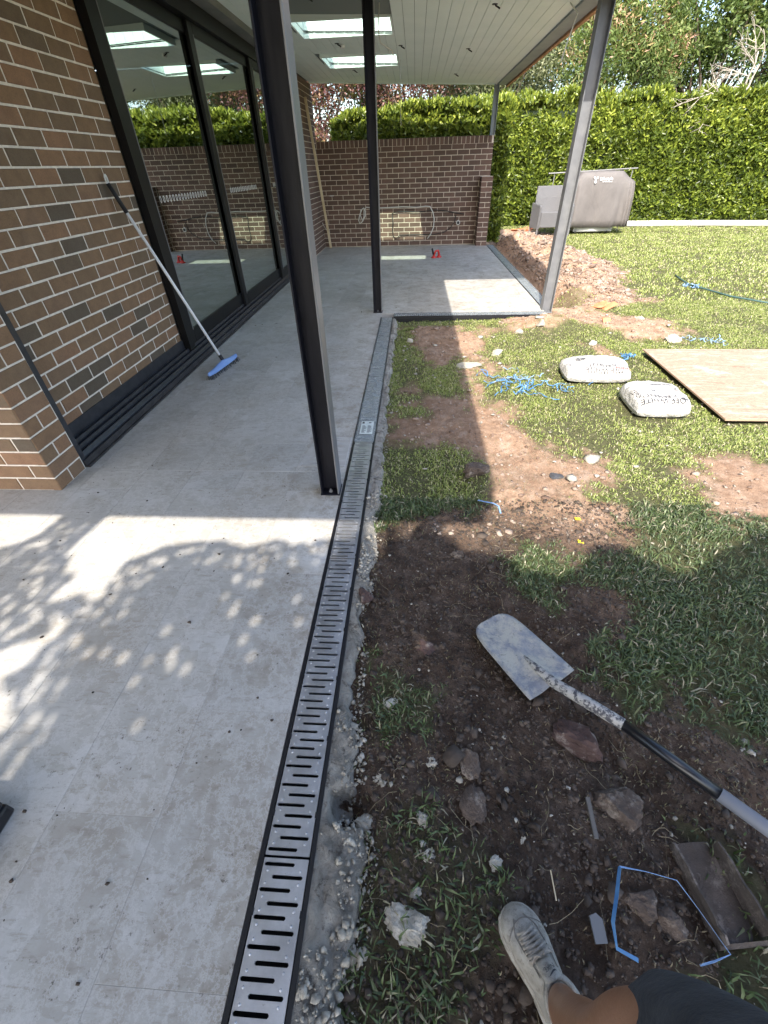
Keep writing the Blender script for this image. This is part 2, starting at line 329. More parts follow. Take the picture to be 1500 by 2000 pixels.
m_dryg = leaf_mat('dry_grass', [(0,(.16,.13,.08)),(.6,(.27,.22,.14)),(1,(.14,.15,.06))], .6, .15)
m_bark = simple('bark', (.09,.065,.05), .9, col2=(.17,.13,.1), nscale=9, bscale=30, bdist=.01)
m_barebark = simple('grey_bark', (.33,.29,.24), .8, col2=(.45,.40,.34), nscale=9)
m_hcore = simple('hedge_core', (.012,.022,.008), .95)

def ground_mat():
    m, n, l, b = M('lawn_and_soil'); g = geopos(n)
    at = n.new('ShaderNodeAttribute'); at.attribute_name = 'turf'; ad = n.new('ShaderNodeAttribute'); ad.attribute_name = 'dry'
    wet_shade = ramp(n, l, noise(n, l, g, 14, 8, .75), [(.32,(.03,.019,.014)),(.5,(.075,.051,.038)),(.68,(.18,.135,.106))])
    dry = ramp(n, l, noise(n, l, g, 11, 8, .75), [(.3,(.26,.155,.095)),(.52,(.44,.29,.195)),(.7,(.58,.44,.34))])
    so = mixc(n, l, ad.outputs['Fac'], wet_shade, dry)  # blend carries painted sun and shade as well as moisture
    so = mixc(n, l, ramp(n, l, noise(n, l, g, 75, 5, .8), [(.63,(0,0,0)),(.7,(.4,)*3)]), so, (.22,.19,.155))
    so = mixc(n, l, ramp(n, l, noise(n, l, g, 40, 5, .8), [(.64,(0,0,0)),(.72,(.6,)*3)]), so, (.015,.01,.008))
    tu = ramp(n, l, noise(n, l, g, 30, 6, .8), [(.3,(.06,.06,.028)),(.55,(.12,.12,.055)),(.72,(.22,.19,.12))])
    l.new(mixc(n, l, at.outputs['Fac'], so, tu), b.inputs['Base Color']); b.inputs['Roughness'].default_value = .95; b.inputs['Specular IOR Level'].default_value = .2
    l.new(bump(n, l, noise(n, l, g, 45, 9, .85), .022), b.inputs['Normal']); return m
m_ground = ground_mat()

# ------------------------------------------------------------------ ground
SOIL = [[(-.24,-.5),(-.24,.08),(-.24,.58),(-.24,1.07),(-.24,1.6),(-.03,1.7),(.28,1.88),(.34,1.67),(.48,1.45),(.45,1.29),(.64,1.24),(.83,1.25),(.83,1.11),(.69,.94),(.58,.86),(.69,.71),(.8,.67),(.93,.79),(1.12,.64),(1.27,.44),(1.1,-.5)],
 [(.36,5.01),(.76,5.0),(.74,4.03),(.52,3.33),(.76,3.04),(.94,2.58),(.96,2.26),(1.27,2.38),(1.14,2.1),(.95,1.94),(1.19,1.77),(.97,1.53),(.85,1.43),(.62,1.46),(.38,1.41),(.26,1.71),(.45,1.93),(.46,2.25),(.23,2.57),(.3,3.14),(.43,3.78)],
 [(-.1,5.2),(.55,5.25),(.58,4.32),(.26,4.04),(.0,4.66)],
 [(.15,3.44),(.52,3.33),(.53,2.5),(.33,2.57),(-.15,2.5),(-.22,2.87),(-.01,2.96)],
 [(1.57,2.1),(1.86,2.33),(2.3,2.28),(1.95,1.75),(1.67,1.78),(1.6,1.85)],
 [(1.94,14.6),(3.3,14.3),(3.5,12.7),(3.3,10.6),(3.5,8.39),(2.8,6.02),(2.17,5.8),(3.03,5.31),(2.73,4.66),(2.32,4.76),(2.08,5.14),(1.37,4.98),(1.02,4.9),(1.07,5.39),(1.62,5.83),(1.7,14)],
 [(1.02,2.26),(1.23,2.26),(1.14,2.1),(1.0,2.09)],
 [(.84,.74),(1.13,.65),(1.4,.3),(.97,.38),(.88,.51),(.75,.67)]]
GRASS = [[(-.21,2.5),(.26,2.43),(.47,2.09),(.39,1.89),(.08,1.79),(-.13,1.7),(-.19,1.92)],
 [(-.15,.87),(-.01,.89),(.12,.78),(.06,.64),(-.12,.61)],
 [(-.12,.3),(-.05,.38),(.09,.43),(.22,.32),(.24,.25),(.2,.17),(.12,-.01),(.05,-.3),(-.17,-.3)],
 [(.82,.4),(.9,.36),(1.0,.22),(1.0,-.1),(.77,-.05),(.68,.04),(.64,.12),(.78,.17),(.82,.31)],
 [(.45,1.42),(.6,1.36),(.62,1.18),(.46,1.32)],
 [(1.7,6.6),(2.1,6.9),(2.5,6.4),(2.2,6.05),(1.8,6.2)]]
def turf(x, y):
    x = np.asarray(x, float); y = np.asarray(y, float)
    w = fbm(x, y, 3.5, 4, 3)*.2+fbm(x, y, 14, 4, 5)*.1; t = np.ones(x.shape)
    for p in SOIL: e = .07+.05*sst(1.2,3,y); t = np.minimum(t, 1-sst(-e, e, sdf(x, y, p)+w))
    for i, p in enumerate(GRASS):
        k = [1,.7,.42,.7,.9,.6][i]; t = np.maximum(t, k*sst(-.03, .04, sdf(x, y, p)+w*.5))
    t *= 1-.8*sst(.38, .55, fbm(x, y, 1.6, 4, 11))*(y > 1.4)*(y < 7)
    return t
def gh(x, y):
    x = np.asarray(x, float); y = np.asarray(y, float)
    z = -.05+fbm(x, y, .8, 3, 21)*.02
    G = lambda cx, cy, rx, ry, h: h*np.exp(-((x-cx)/rx)**2-((y-cy)/ry)**2)
    nz = .7+.6*fbm(x, y, 3, 3, 8)
    z = z+nz*(G(2.5,11.6,.5,.7,.28)+G(2.7,9.8,.45,1.1,.2)+G(2.6,8.2,.5,1.0,.16)+G(2.3,6.9,.35,.7,.1)+G(1.6,5.2,.45,.28,.13)+G(2.6,5.1,.4,.25,.08)+G(.25,5.0,.3,.3,.05)+G(.2,2.8,.25,.2,.035)+G(.42,2.15,.1,.12,.05)+G(.85,1.95,.3,.3,.03)+G(.45,.6,.3,.3,.012)+G(.66,1.0,.12,.1,.03)+G(.05,1.3,.2,.15,.02))
    z = z-sst(1.72,1.8,x)*(1-sst(1.95,2.25,x))*sst(5.9,6.4,y)*.2
    z = z-G(-.17,.41,.06,.05,.05)-G(.72,.52,.12,.1,.04)-G(.78,.3,.1,.12,.03)-G(.42,1.0,.12,.12,.02)
    return z
def ghd(x, y, t):
    s = 1-t
    cl = np.abs(fbm(x, y, 9, 4, 31)); cl2 = 1-np.abs(fbm(x, y, 26, 3, 41))
    return gh(x, y)+s*(fbm(x, y, 5, 5, 51)*.026+(cl2**4)*.008+fbm(x, y, 60, 3, 61)*.005-cl*.004)+t*fbm(x, y, 12, 3, 71)*.006
xs = np.concatenate([np.arange(-.24,1.5,.0085), np.arange(1.5,5,.03), np.arange(5,24,.25)])
ys = np.concatenate([np.arange(-1.2,2,.0095), np.arange(2,6,.022), np.arange(6,24,.09)])
X, Y = np.meshgrid(xs, ys, indexing='ij'); T = turf(X, Y); Z = ghd(X, Y, T)
slabm = (X < 1.62) & (Y > 5.46); Z = np.where(slabm, -.2, Z)
DRY_LIT = sst(1.35, 1.75, Y+.3*fbm(X, Y, 2, 3, 90)-.12)*.93+.05  # damp soil and tree shade both put into the darker near tone
DRY_LIT = np.where((X < .45) & (Y > 1.7), np.maximum(DRY_LIT-.3*sst(.75,.3,X), .3), DRY_LIT)  # roof shadow painted in as a darker soil tone
DRY_LIT = np.maximum(DRY_LIT, .28*sst(.8, 1.05, X+.25*(Y-.6)))
nx, ny = X.shape; idx = np.arange(nx*ny).reshape(nx, ny)
F = np.stack([idx[:-1,:-1], idx[1:,:-1], idx[1:,1:], idx[:-1,1:]], -1).reshape(-1, 4)
me = npmesh('lawn', np.stack([X, Y, Z], -1).reshape(-1, 3), F, m_ground, {'turf': T.ravel(), 'dry': DRY_LIT.ravel()}, smooth=True)
tag(link('lawn', me), kind='structure')
me = npmesh('terrain', np.array([(-150,-150,-.34),(150,-150,-.34),(150,150,-.34),(-150,150,-.34)]), np.array([[0,1,2,3]]), m_ground, {'turf': [1]*4, 'dry': [.5]*4})
tag(link('terrain', me), kind='structure')

# ------------------------------------------------------------------ patio slab, tiles, drains
patio = empty('patio', kind='structure')
MB().box(-6,-.392,-3,2.112,-.22,-.0012).box(-3.2,-.392,2.112,5.66,-.22,-.0012).box(-2.2,1.595,5.66,12.2,-.22,-.0012).build('slab_base', m_grout, patio)
tile_cache = {}
def tile(x0, x1, y0, y1):
    g = .0007; dx = round(x1-x0-2*g, 3); dy = round(y1-y0-2*g, 3)
    if dx < .02 or dy < .02: return
    k = (dx, dy)
    if k not in tile_cache:
        c = .0004; a, b = dx/2, dy/2
        me = MB().loft([[(-a,-b,-.02),(a,-b,-.02),(a,b,-.02),(-a,b,-.02)], [(-a,-b,-c),(a,-b,-c),(a,b,-c),(-a,b,-c)], [(-a+c,-b+c,0),(a-c,-b+c,0),(a-c,b-c,0),(-a+c,b-c,0)]]).mesh('paving_tile', m_tile); tile_cache[k] = me
    link('paving_tile', tile_cache[k], patio, ((x0+x1)/2, (y0+y1)/2, random.uniform(-.0003,.0003)))
TW, TL = .3105, .628
for c in range(9):
    x1 = -.388-c*TW; x0 = x1-TW; off = [.032,.35][c % 2] if c else .032
    y = off-TL*4
    while y < 2.11:
        a, b = max(y, -1.9), min(y+TL, 2.108)
        if b > a+.02: tile(x0, x1, a, b)
        y += TL
for c in range(7):
    x1 = -.388-c*TW; x0 = max(x1-TW, -2.5); y = 2.116+[0,-.3][c % 2]
    while y < 11.35:
        a, b = max(y, 2.116), min(y+TL, 11.35)
        if x0 < -2.03 and a < 2.14: a = 2.14
        tile(x0, x1, a, b); y += TL
for c in range(7):
    x0 = -.384+c*TW; x1 = min(x0+TW, 1.595); y = 5.655+[0,-.3][c % 2]
    while y < 11.35:
        tile(x0, x1, max(y,5.655), min(y+TL, 11.35)); y += TL

def grate_mesh(length, plain=False):
    b = MB(); x0, x1 = -.0595, .0595; n = int(round(length/.0258)); p = length/n
    if plain:
        b.box(x0, x1, 0, length, -.004, 0)
        return b.mesh('drain_grate', m_grate)
    for i in range(n):
        ya, yb = i*p, (i+1)*p; s0, s1 = ((-.056,.024) if i % 2 == 0 else (-.030,.050)); ym = (ya+yb)/2; h = .0042; r = .003
        if i % 9 == 8 and False: pass
        outer = [(x0,ya),(x1,ya),(x1,yb),(x0,yb)]
        inner = [(s0,ym-h+r),(s0+r,ym-h),(s1-r,ym-h),(s1,ym-h+r),(s1,ym+h-r),(s1-r,ym+h),(s0+r,ym+h),(s0,ym+h-r)]
        vs = [(x,y,0) for x,y in outer]+[(x,y,0) for x,y in inner]+[(x,y,-.008) for x,y in inner]
        fs = [(0,5,4),(1,7,6),(2,9,8),(3,11,10),(0,1,6,5),(1,2,8,7),(2,3,10,9),(3,0,4,11)]+[(4+k,4+(k+1)%8,12+(k+1)%8,12+k) for k in range(8)]
        b.add(vs, fs)
        if i < n-1:
            for dx in (-.045,.041): 
                b.loft([[(dx+rr*math.cos(q*math.pi/3), yb+rr*math.sin(q*math.pi/3), zz) for q in range(6)] for rr, zz in ((.0034,0),(.0026,.0014),(.001,.002))], cap=True)
    b.add([(x0,0,0),(x0,length,0),(x0,length,-.006),(x0,0,-.006)], [(0,3,2,1)]); b.add([(x1,0,0),(x1,length,0),(x1,length,-.006),(x1,0,-.006)], [(0,1,2,3)])
    b.add([(x0,0,0),(x1,0,0),(x1,0,-.006),(x0,0,-.006)], [(0,3,2,1)]); b.add([(x0,length,0),(x1,length,0),(x1,length,-.006),(x0,length,-.006)], [(0,1,2,3)])
    return b.mesh('drain_grate', m_grate)
GM = grate_mesh(1.104); GM2 = grate_mesh(.9)
def channel(name, origin, rz, length, label):
    t = empty(name, origin, label, 'drain', rz=rz, group=None)
    b = MB()
    for sgn in (-1, 1):
        a0, a1 = (.0625, .074); b.box(*(sorted((sgn*a0, sgn*a1))), 0, length, -.1, .0015)
    b.build('channel_edge', m_plastic, t)
    MB().box(-.0625,.0625,0,length,-.11,-.085).build('channel_bed', m_void, t)
    b = MB(); k = 0.17
    while k < length:
        for s in (-1,1): b.box(*(sorted((s*.058, s*.0665))), k-.007, k+.007, -.004, .0024)
        k += .2075
    tag(b.build('locking_clip', m_plastic, t), kind='stuff')
    return t
d1 = channel('drain_channel', (-.3125,-.83,0), 0, 6.3, 'long slotted steel strip drain running beside the pale paving, black edged')
for i in range(6):
    y = i*1.11+.003
    if i < 4: link('drain_grate', GM, d1, (0, y, 0))
MB().box(-.0595,.0595,4.443,6.28,-.004,0).build('grate_cover', m_grate, d1)
# protective film on the far grates, with the product label
def film(parent, w, y0, y1, n=60, z=.003):
    V = []; Fq = []
    for i in range(n+1):
        y = y0+(y1-y0)*i/n
        for k in range(6):
            x = -w+2*w*k/5; V.append((x+random.uniform(-.002,.002), y, z+abs(random.gauss(0,.0022))))
    for i in range(n):
        for k in range(5): a = i*6+k; Fq.append((a, a+1, a+7, a+6))
    return MB().add(V, Fq).build('plastic_film', m_film, parent, smooth=True)
film(d1, .066, 3.30, 6.29, 120)
lb = MB().box(-.04,.048,3.40,3.585,.006,.0068).build('paper_label', simple('label_paper', (.62,.66,.64), .5, col2=(.5,.56,.53), nscale=30), d1)
b = MB()
for i in range(9):
    for k in range(2): b.box(-.03+.038*k, -.03+.038*k+random.uniform(.015,.033), 3.42+.012*i, 3.425+.012*i, .0068, .0072)
b.box(-.034,-.018,3.55,3.575,.0068,.0072); b.box(.012,.03,3.555,3.57,.0068,.0072)
b.build('label_print', m_print, d1)
d2 = channel('drain_channel', (-.236,5.565,0), -math.pi/2, 1.86, 'short strip drain along the front edge of the far paving')
for i in range(2): link('drain_grate', GM2, d2, (0, .01+i*.91, 0))
film(d2, .066, 0.0, 1.85, 60)
d3 = channel('drain_channel', (1.672,5.87,0), 0, 5.3, 'strip drain under wrinkled film along the right edge of far paving')
MB().box(-.0595,.0595,.01,5.29,-.004,0).build('grate_cover', m_grate, d3)
film(d3, .068, 0, 5.28, 90, z=.008)
o = MB().box(-.245,1.62,5.462,5.49,-.12,-.012); tag(o.build('slab_edge_form', m_plastic), 'black edging board below the far paving front edge', 'edging')

# concrete haunch beside drain
HP = [(-.32,-.5),(-.04,-.5),(-.07,-.08),(-.09,-.03),(-.16,.03),(-.12,.12),(-.11,.21),(-.1,.31),(-.13,.36),(-.21,.37),(-.22,.44),(-.15,.46),(-.17,.61),(-.19,.84),(-.17,1.0),(-.21,1.13),(-.16,1.36),(-.16,1.74),(-.18,2.24),(-.19,2.96),(-.195,4.05),(-.18,5.03),(-.19,5.46),(-.32,5.46)]
hx = np.arange(-.24,-.02,.004); hy = np.arange(-.5,5.46,.007); X, Y = np.meshgrid(hx, hy, indexing='ij')
sd = sdf(X, Y, HP)+fbm(X, Y, 12, 5, 2)*.035
Zh = -.004-.03*sst(-.235,-.07,X)+(.15+.85*sst(-.238,-.2,X))*(fbm(X, Y, 9, 6, 5)*.012+fbm(X, Y, 34, 5, 9)*.014); Zh = np.where(sd > .012, Zh, Zh-.09*sst(.012,-.02,sd)-.002)
Zh -= .012*sst(.35,.6,vn(X*3,Y*.6,6,77))
nx, ny = X.shape; idx = np.arange(nx*ny).reshape(nx, ny); F = np.stack([idx[:-1,:-1], idx[1:,:-1], idx[1:,1:], idx[:-1,1:]], -1).reshape(-1,4)
m_h, n, l, bb = M('haunch_concrete'); g = geopos(n)
c = ramp(n, l, noise(n, l, g, 7, 7, .7, 1), [(.32,(.17,.15,.12)),(.46,(.33,.305,.265)),(.66,(.48,.455,.41))])
c = mixc(n, l, ramp(n, l, noise(n, l, g, 22, 6, .8), [(.54,(0,0,0)),(.62,(.8,)*3)]), c, (.08,.062,.05)); l.new(c, bb.inputs['Base Color']); bb.inputs['Roughness'].default_value = .9
l.new(bump(n, l, noise(n, l, g, 28, 8, .8, 1.2), .03), bb.inputs['Normal'])
o = link('concrete_haunch', npmesh('concrete_haunch', np.stack([X,Y,Zh],-1).reshape(-1,3), F, m_h, smooth=True)); tag(o, 'rough spilled concrete bed along the lawn side of strip drain', 'concrete edge')

HZ = Zh; HX, HY = hx, hy
# ------------------------------------------------------------------ brickwork
def brick_mesh(L, hgt, d, mat, name='brick'):
    a, h, c = L/2, hgt/2, .004
    return MB().loft([[(-a,d,-h),(a,d,-h),(a,d,h),(-a,d,h)], [(-a,c,-h),(a,c,-h),(a,c,h),(-a,c,h)], [(-a+c,0,-h+c),(a-c,0,-h+c),(a-c,0,h-c),(-a+c,0,h-c)]]).mesh(name, mat)
BM = {}
def brick(parent, L, mat, p, rz, hgt=.076):
    k = (round(L,3), mat.name, hgt)
    if k not in BM: BM[k] = brick_mesh(k[0], hgt, .05, mat)
    o = link('brick', BM[k], parent, p); o.rotation_euler = (random.gauss(0,.004), random.gauss(0,.002), rz+random.gauss(0,.003)); return o
def course_wall(parent, ox, oy, rz, length, k0, k1, mat, phase=0, proud=.004):
    """outer face runs from (ox,oy) along rz; its outward normal is local -Y."""
    c, s = math.cos(rz), math.sin(rz)
    for k in range(k0, k1):
        u = -.24+phase+(.12 if k % 2 else 0)
        while u < length:
            a, b_ = max(u+.005, 0), min(u+.235, length); u += .24
            if b_-a < .025: continue
            m = (a+b_)/2; pr = proud+random.gauss(0,.0008)
            brick(parent, b_-a, mat, (ox+c*m+s*pr, oy+s*m-c*pr, k*.086+.048), rz)
# main wall beside the doors (faces +X): rz = +90deg, outward normal = +X
house = empty('brick_house', (-2.17,2.1,0), 'brown brick house wall with pale mortar left of the glass doors', 'house')
inv = Vector((2.17,-2.1,0))
def hp(o): o.matrix_parent_inverse = Matrix.Translation(inv); return o
wl = hp(MB().box(-2.4,-2.17,2.13,3.99,.0,2.72).build('wall', m_mortar, house))
course_wall(wl, -2.17, 2.13, math.pi/2, 1.86, 2, 32, m_brick, phase=.1)
pier = hp(MB().box(-3.6,-2.034,1.897,2.13,-.01,2.72).build('wall', m_mortar, house))
for k in range(0, 31):
    z = k*.086+.040
    if k % 2 == 0:
        xs_ = [(-2.03-.23,-2.03),(-2.5,-2.27),(-2.74,-2.51),(-2.98,-2.75)]; brick(pier, .11, m_brick, (-2.029,1.948,z), math.pi/2); brick(pier, .11, m_brick, (-2.029,2.068,z), math.pi/2)
    else:
        xs_ = [(-2.03-.11,-2.03),(-2.38,-2.15),(-2.62,-2.39),(-2.86,-2.63)]; brick(pier, .234, m_brick, (-2.029,2.012,z), math.pi/2)
    for a, b_ in xs_: brick(pier, b_-a, m_brick, ((a+b_)/2-.001,1.892,z), 0)
hp(MB().box(-2.168,-2.034,2.131,2.168,0.02,2.62).build('side_channel', m_trk, house))
# far return wall
w2 = empty('garden_end_wall', (-2.03,9.4,0), 'tall brick return wall beyond the glass doors behind the leaning timber', 'wall')
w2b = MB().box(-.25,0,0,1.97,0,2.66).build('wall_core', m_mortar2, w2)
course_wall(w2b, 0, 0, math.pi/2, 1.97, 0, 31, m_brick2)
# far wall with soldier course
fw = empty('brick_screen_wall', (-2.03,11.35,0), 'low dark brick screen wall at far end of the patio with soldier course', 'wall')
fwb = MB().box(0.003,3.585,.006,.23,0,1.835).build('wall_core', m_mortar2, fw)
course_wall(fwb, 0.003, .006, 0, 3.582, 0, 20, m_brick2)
sm = brick_mesh(.076,.115,.05,m_brick2)
for i in range(41): o = link('brick', sm, fwb, (.05+i*.0865,.002,1.782)); o.rotation_euler = (random.gauss(0,.004),0,0)
pl = empty('brick_pier', (1.352,11.07,0), 'short brick pier against the right end of the far brick wall', 'pier')
plb = MB().box(.004,.226,.004,.28,0,1.2).build('pier_core', m_mortar2, pl)
for k in range(14):
    z = k*.086+.04
    if k % 2: brick(plb, .23, m_brick2, (.115,0,z), 0); [brick(plb, .11, m_brick2, (0,y,z), -math.pi/2) for y in (.07,.19)]; [brick(plb,.11,m_brick2,(.23,y,z),math.pi/2) for y in (.07,.19)]
    else: [brick(plb, .11, m_brick2, (x,0,z), 0) for x in (.055,.175)]; brick(plb, .23, m_brick2, (0,.12,z), -math.pi/2); brick(plb,.23,m_brick2,(.23,.12,z),math.pi/2)

# ------------------------------------------------------------------ sliding door
door = empty('sliding_door', (-2.1,4,0), 'black framed stacking glass doors with white dot decals across panes', 'door')
hd = Matrix.Translation((2.1,-4,0))
def dp(o, p=None):
    if p is None: o.parent = door; o.matrix_parent_inverse = hd
    else: o.parent = p; o.matrix_parent_inverse = hd.copy() if p is door else hd.copy()
    return o
sill = [(-2.168,.0),(-2.168,.205),(-2.160,.205),(-2.158,.128)]
x = -2.158
for i in range(3):
    sill += [(x+.004,.128-.022*i),(x+.004,.10-.022*i),(x+.026,.10-.022*i),(x+.026,.126-.022*i),(x+.034,.126-.022*i)]; x += .034
sill += [(-2.048,.062),(-2.044,.055),(-2.044,.04),(-2.034,.038),(-2.034,0)]
dp(MB().loft([[(a,2.14,z) for a,z in sill],[(a,9.36,z) for a,z in sill]]).build('sill_track', m_trk))
dp(MB().box(-2.033,-2.027,2.14,9.36,0,.048).box(-2.027,-2.008,2.14,9.36,0,.012).build('sill_fascia', m_fascia))
dp(MB().box(-2.165,-2.04,4.0,9.36,2.50,2.62).build('head_frame', m_frame), None)
dp(MB().box(-2.165,-2.10,4.0,4.1,.10,2.50).build('jamb', m_frame)); dp(MB().box(-2.165,-2.035,9.30,9.37,.0,2.5).build('jamb', m_frame))
ring = MB()
for k in range(14):
    a0, a1 = 2*math.pi*k/14, 2*math.pi*(k+1)/14
    ring.add([(0,.016*math.cos(a0),.024*math.sin(a0)),(0,.016*math.cos(a1),.024*math.sin(a1)),(0,.010*math.cos(a1),.018*math.sin(a1)),(0,.010*math.cos(a0),.018*math.sin(a0)),
              (.0008,.016*math.cos(a0),.024*math.sin(a0)),(.0008,.016*math.cos(a1),.024*math.sin(a1)),(.0008,.010*math.cos(a1),.018*math.sin(a1)),(.0008,.010*math.cos(a0),.018*math.sin(a0))], [(4,7,6,5),(0,1,2,3),(0,4,5,1),(3,2,6,7)])
RM = ring.mesh('safety_decal', m_white)
sashes = [(4.06,5.85,-2.142,.118),(5.68,7.62,-2.108,.096),(7.44,9.3,-2.074,.074)]
for i, (y0, y1, xc, zb) in enumerate(sashes):
    s = MB(); t = .016; st = .115
    s.box(xc-t,xc+t,y0,y0+(.15 if i == 0 else .115),zb,2.5); s.box(xc-t,xc+t,y1-st,y1,zb,2.5)
    y0i = y0+(.15 if i == 0 else .115)
    s.box(xc-t,xc+t,y0i,y1-st,zb,zb+.13); s.box(xc-t,xc+t,y0i,y1-st,2.41,2.5)
    so = s.build('door_sash', m_frame, bevel=.003); dp(so)
    gl = MB().box(xc-.003,xc+.003,y0i,y1-st,zb+.13,2.41).build('glass_pane', m_glass); gl.parent = so; gl.matrix_parent_inverse = hd
    be = MB().box(xc+.0161,xc+.0185,y0i-.012,y0i-.001,zb+.12,2.42).build('glazing_bead', m_steelG); be.parent = so; be.matrix_parent_inverse = hd
    so.matrix_parent_inverse = hd; gl.matrix_parent_inverse = Matrix(); be.matrix_parent_inverse = Matrix()
    n0 = {0:(y0i+.12, 17), 1:(y0i+.2, 17), 2:(y0i+.2,17)}[i]
    for k in range(n0[1]):
        r = link('safety_decal', RM, so, (xc+.0035, n0[0]+k*.062, 1.25))
dp(MB().box(-2.2,-1.9,2.14,9.4,2.622,2.69).build('bulkhead', m_bulk))
# room behind the glass
room = MB(); room.box(-6.2,-2.41,2.3,9.3,.05,.09)
tag(room.build('room_floor', m_intf), kind='structure')
tag(MB().box(-6.3,-6.2,2.3,9.3,.05,2.7).box(-6.2,-2.41,9.31,9.39,.05,2.7).box(-6.2,-2.41,2.2,2.3,.05,2.7).box(-6.2,-2.21,2.3,9.3,2.71,2.8).build('room_walls', m_int), kind='structure')

# ------------------------------------------------------------------ patio roof
def cz(x): return 2.55+.038*(1.5-x)
roof = empty('patio_roof', (0,5,2.6), 'flat patio roof with pale green boarded ceiling and two skylights', 'roof')
hr = Matrix.Translation((0,-5,-2.6))
def rp(o, p=None): o.parent = p or roof; o.matrix_parent_inverse = hr if p is None else Matrix(); return o
SKY = [(-1.34,-.29,6.66,7.4),(-1.34,-.29,8.6,9.42)]
def board(x0, x1, y0, y1):
    g = .0022; z0, z1 = cz(x0), cz(x1)
    b = MB().add([(x0+g,y0,z0),(x1-g,y0,z1),(x1-g,y1,z1),(x0+g,y1,z0),(x0+g,y0,z0+.012),(x1-g,y0,z1+.012),(x1-g,y1,z1+.012),(x0+g,y1,z0+.012)],[(0,3,2,1),(4,5,6,7),(0,1,5,4),(1,2,6,5),(2,3,7,6),(3,0,4,7)])
    rp(b.build('ceiling_board', m_ceil))
xb = -2.03
xsb = []
while xb < 1.5: xsb.append(xb); xb += .1176
for x0 in xsb:
    x1 = min(x0+.1176, 1.5); ys0 = -.7 if x1 < -.1 else 5.115; segs = [(ys0, 11.22)]
    for sx0, sx1, sy0, sy1 in SKY:
        if x1 > sx0+.01 and x0 < sx1-.01:
            segs = [q for a, b_ in segs for q in ((a, sy0), (sy1, b_)) if q[1] > q[0]] if any(a < sy0 < b_ for a, b_ in segs) else segs
    segs2 = []
    for a, b_ in segs:
        segs2.append((a, b_))
    segs2 = sorted(set(segs2))
    # keep only pieces that do not cover a skylight
    segs2 = [q for q in segs2 if not any(x1 > s[0]+.01 and x0 < s[1]-.01 and q[0] < s[2]-.001 and q[1] > s[3]+.001 for s in SKY)]
    for a, b_ in segs2: board(x0, x1, a, b_)
def slab_holes(b, x0, x1, y0, y1, dz0, dz1):
    xx = sorted({x0, x1, *[min(max(v,x0),x1) for s in SKY for v in s[:2]]}); yy = sorted({y0, y1, *[min(max(v,y0),y1) for s in SKY for v in s[2:]]})
    for i in range(len(xx)-1):
        for j in range(len(yy)-1):
            xm, ym = (xx[i]+xx[i+1])/2, (yy[j]+yy[j+1])/2
            if any(s[0] < xm < s[1] and s[2] < ym < s[3] for s in SKY): continue
            a, c = xx[i], xx[i+1]
            b.add([(a,yy[j],cz(a)+dz0),(c,yy[j],cz(c)+dz0),(c,yy[j+1],cz(c)+dz0),(a,yy[j+1],cz(a)+dz0),(a,yy[j],cz(a)+dz1),(c,yy[j],cz(c)+dz1),(c,yy[j+1],cz(c)+dz1),(a,yy[j+1],cz(a)+dz1)],
                  [(0,3,2,1),(4,5,6,7),(0,1,5,4),(1,2,6,5),(2,3,7,6),(3,0,4,7)])
b = MB(); slab_holes(b, -4.5, -.09, -.7, 5.11, .014, .024); slab_holes(b, -2.6, 1.58, 5.11, 11.25, .014, .024); rp(b.build('joint_backing', m_ceilgap))
b = MB(); slab_holes(b, -4.6, -.08, -.72, 5.08, .17, .19); slab_holes(b, -2.7, 1.66, 5.08, 11.3, .17, .19); rp(b.build('roof_sheet', m_roofmetal))
for sx0, sx1, sy0, sy1 in SKY:
    b = MB(); z0, z1 = cz(sx1)-.002, cz(sx0)+.3; t = .02
    b.box(sx0-t,sx0,sy0-t,sy1+t,z0,z1).box(sx1,sx1+t,sy0-t,sy1+t,z0,z1).box(sx0,sx1,sy0-t,sy0,z0,z1)
    k = sx0
    while k < sx1-.001:
        k2 = min(k+.1176, sx1); b.box(k+.0015,k2-.0015,sy1,sy1+t,z0,z1); k = k2
    o = rp(b.build('skylight_shaft', m_shaft))
    g_ = MB().box(sx0-.03,sx1+.03,sy0-.03,sy1+.03,z1+.001,z1+.007).build('skylight_pane', m_skyglass); g_.parent = o
# fascias, beams
rp(MB().box(1.50,1.67,5.1,11.3,2.528,2.6).build('edge_beam', m_beam))
rp(MB().box(1.672,1.712,5.07,11.34,2.505,2.74).build('fascia', m_fasc)); rp(MB().add([(x,y,cz(x)+d) for d in (-.012,.17) for x,y in ((-2.03,11.225),(1.5,11.225),(1.5,11.3),(-2.03,11.3))],[(0,3,2,1),(4,5,6,7),(0,1,5,4),(1,2,6,5),(2,3,7,6),(3,0,4,7)]).build('end_beam', m_ceil))
rp(MB().box(-.08,1.67,5.07,5.098,2.55,2.74).box(-.12,-.08,-.72,5.07,2.56,2.8).box(-4.6,-.12,-.76,-.72,2.5,2.85).build('fascia', m_fasc))
for (x, y) in ((-1.02,5.97),(-1.02,7.92),(-1.02,9.9),(-.21,8.02),(.65,10.2),(.67,8.2),(.73,6.2)):
    z = cz(x); pts = [(x,y,z+.004),(x+.01,y,z-.012),(x+.03,y+.01,z-.018),(x+.05,y,z-.03)]
    d = MB().tube(pts,.007,6); d.lathe([(.028,-.003),(.028,.002)],12,(x,y,z)); rp(d.build('downlight_wiring', m_rubber))
d = MB().lathe([(.0,-.04),(.03,-.036),(.034,-.01),(.02,.004)],14,(-.96,7.97,cz(-.96))); rp(d.build('sensor_cap', m_white))
def dangling(pts, r, mat, name, label, cat):
    o = MB().tube(pts, r, 6).build(name, mat, smooth=True); tag(o, label, cat); return o
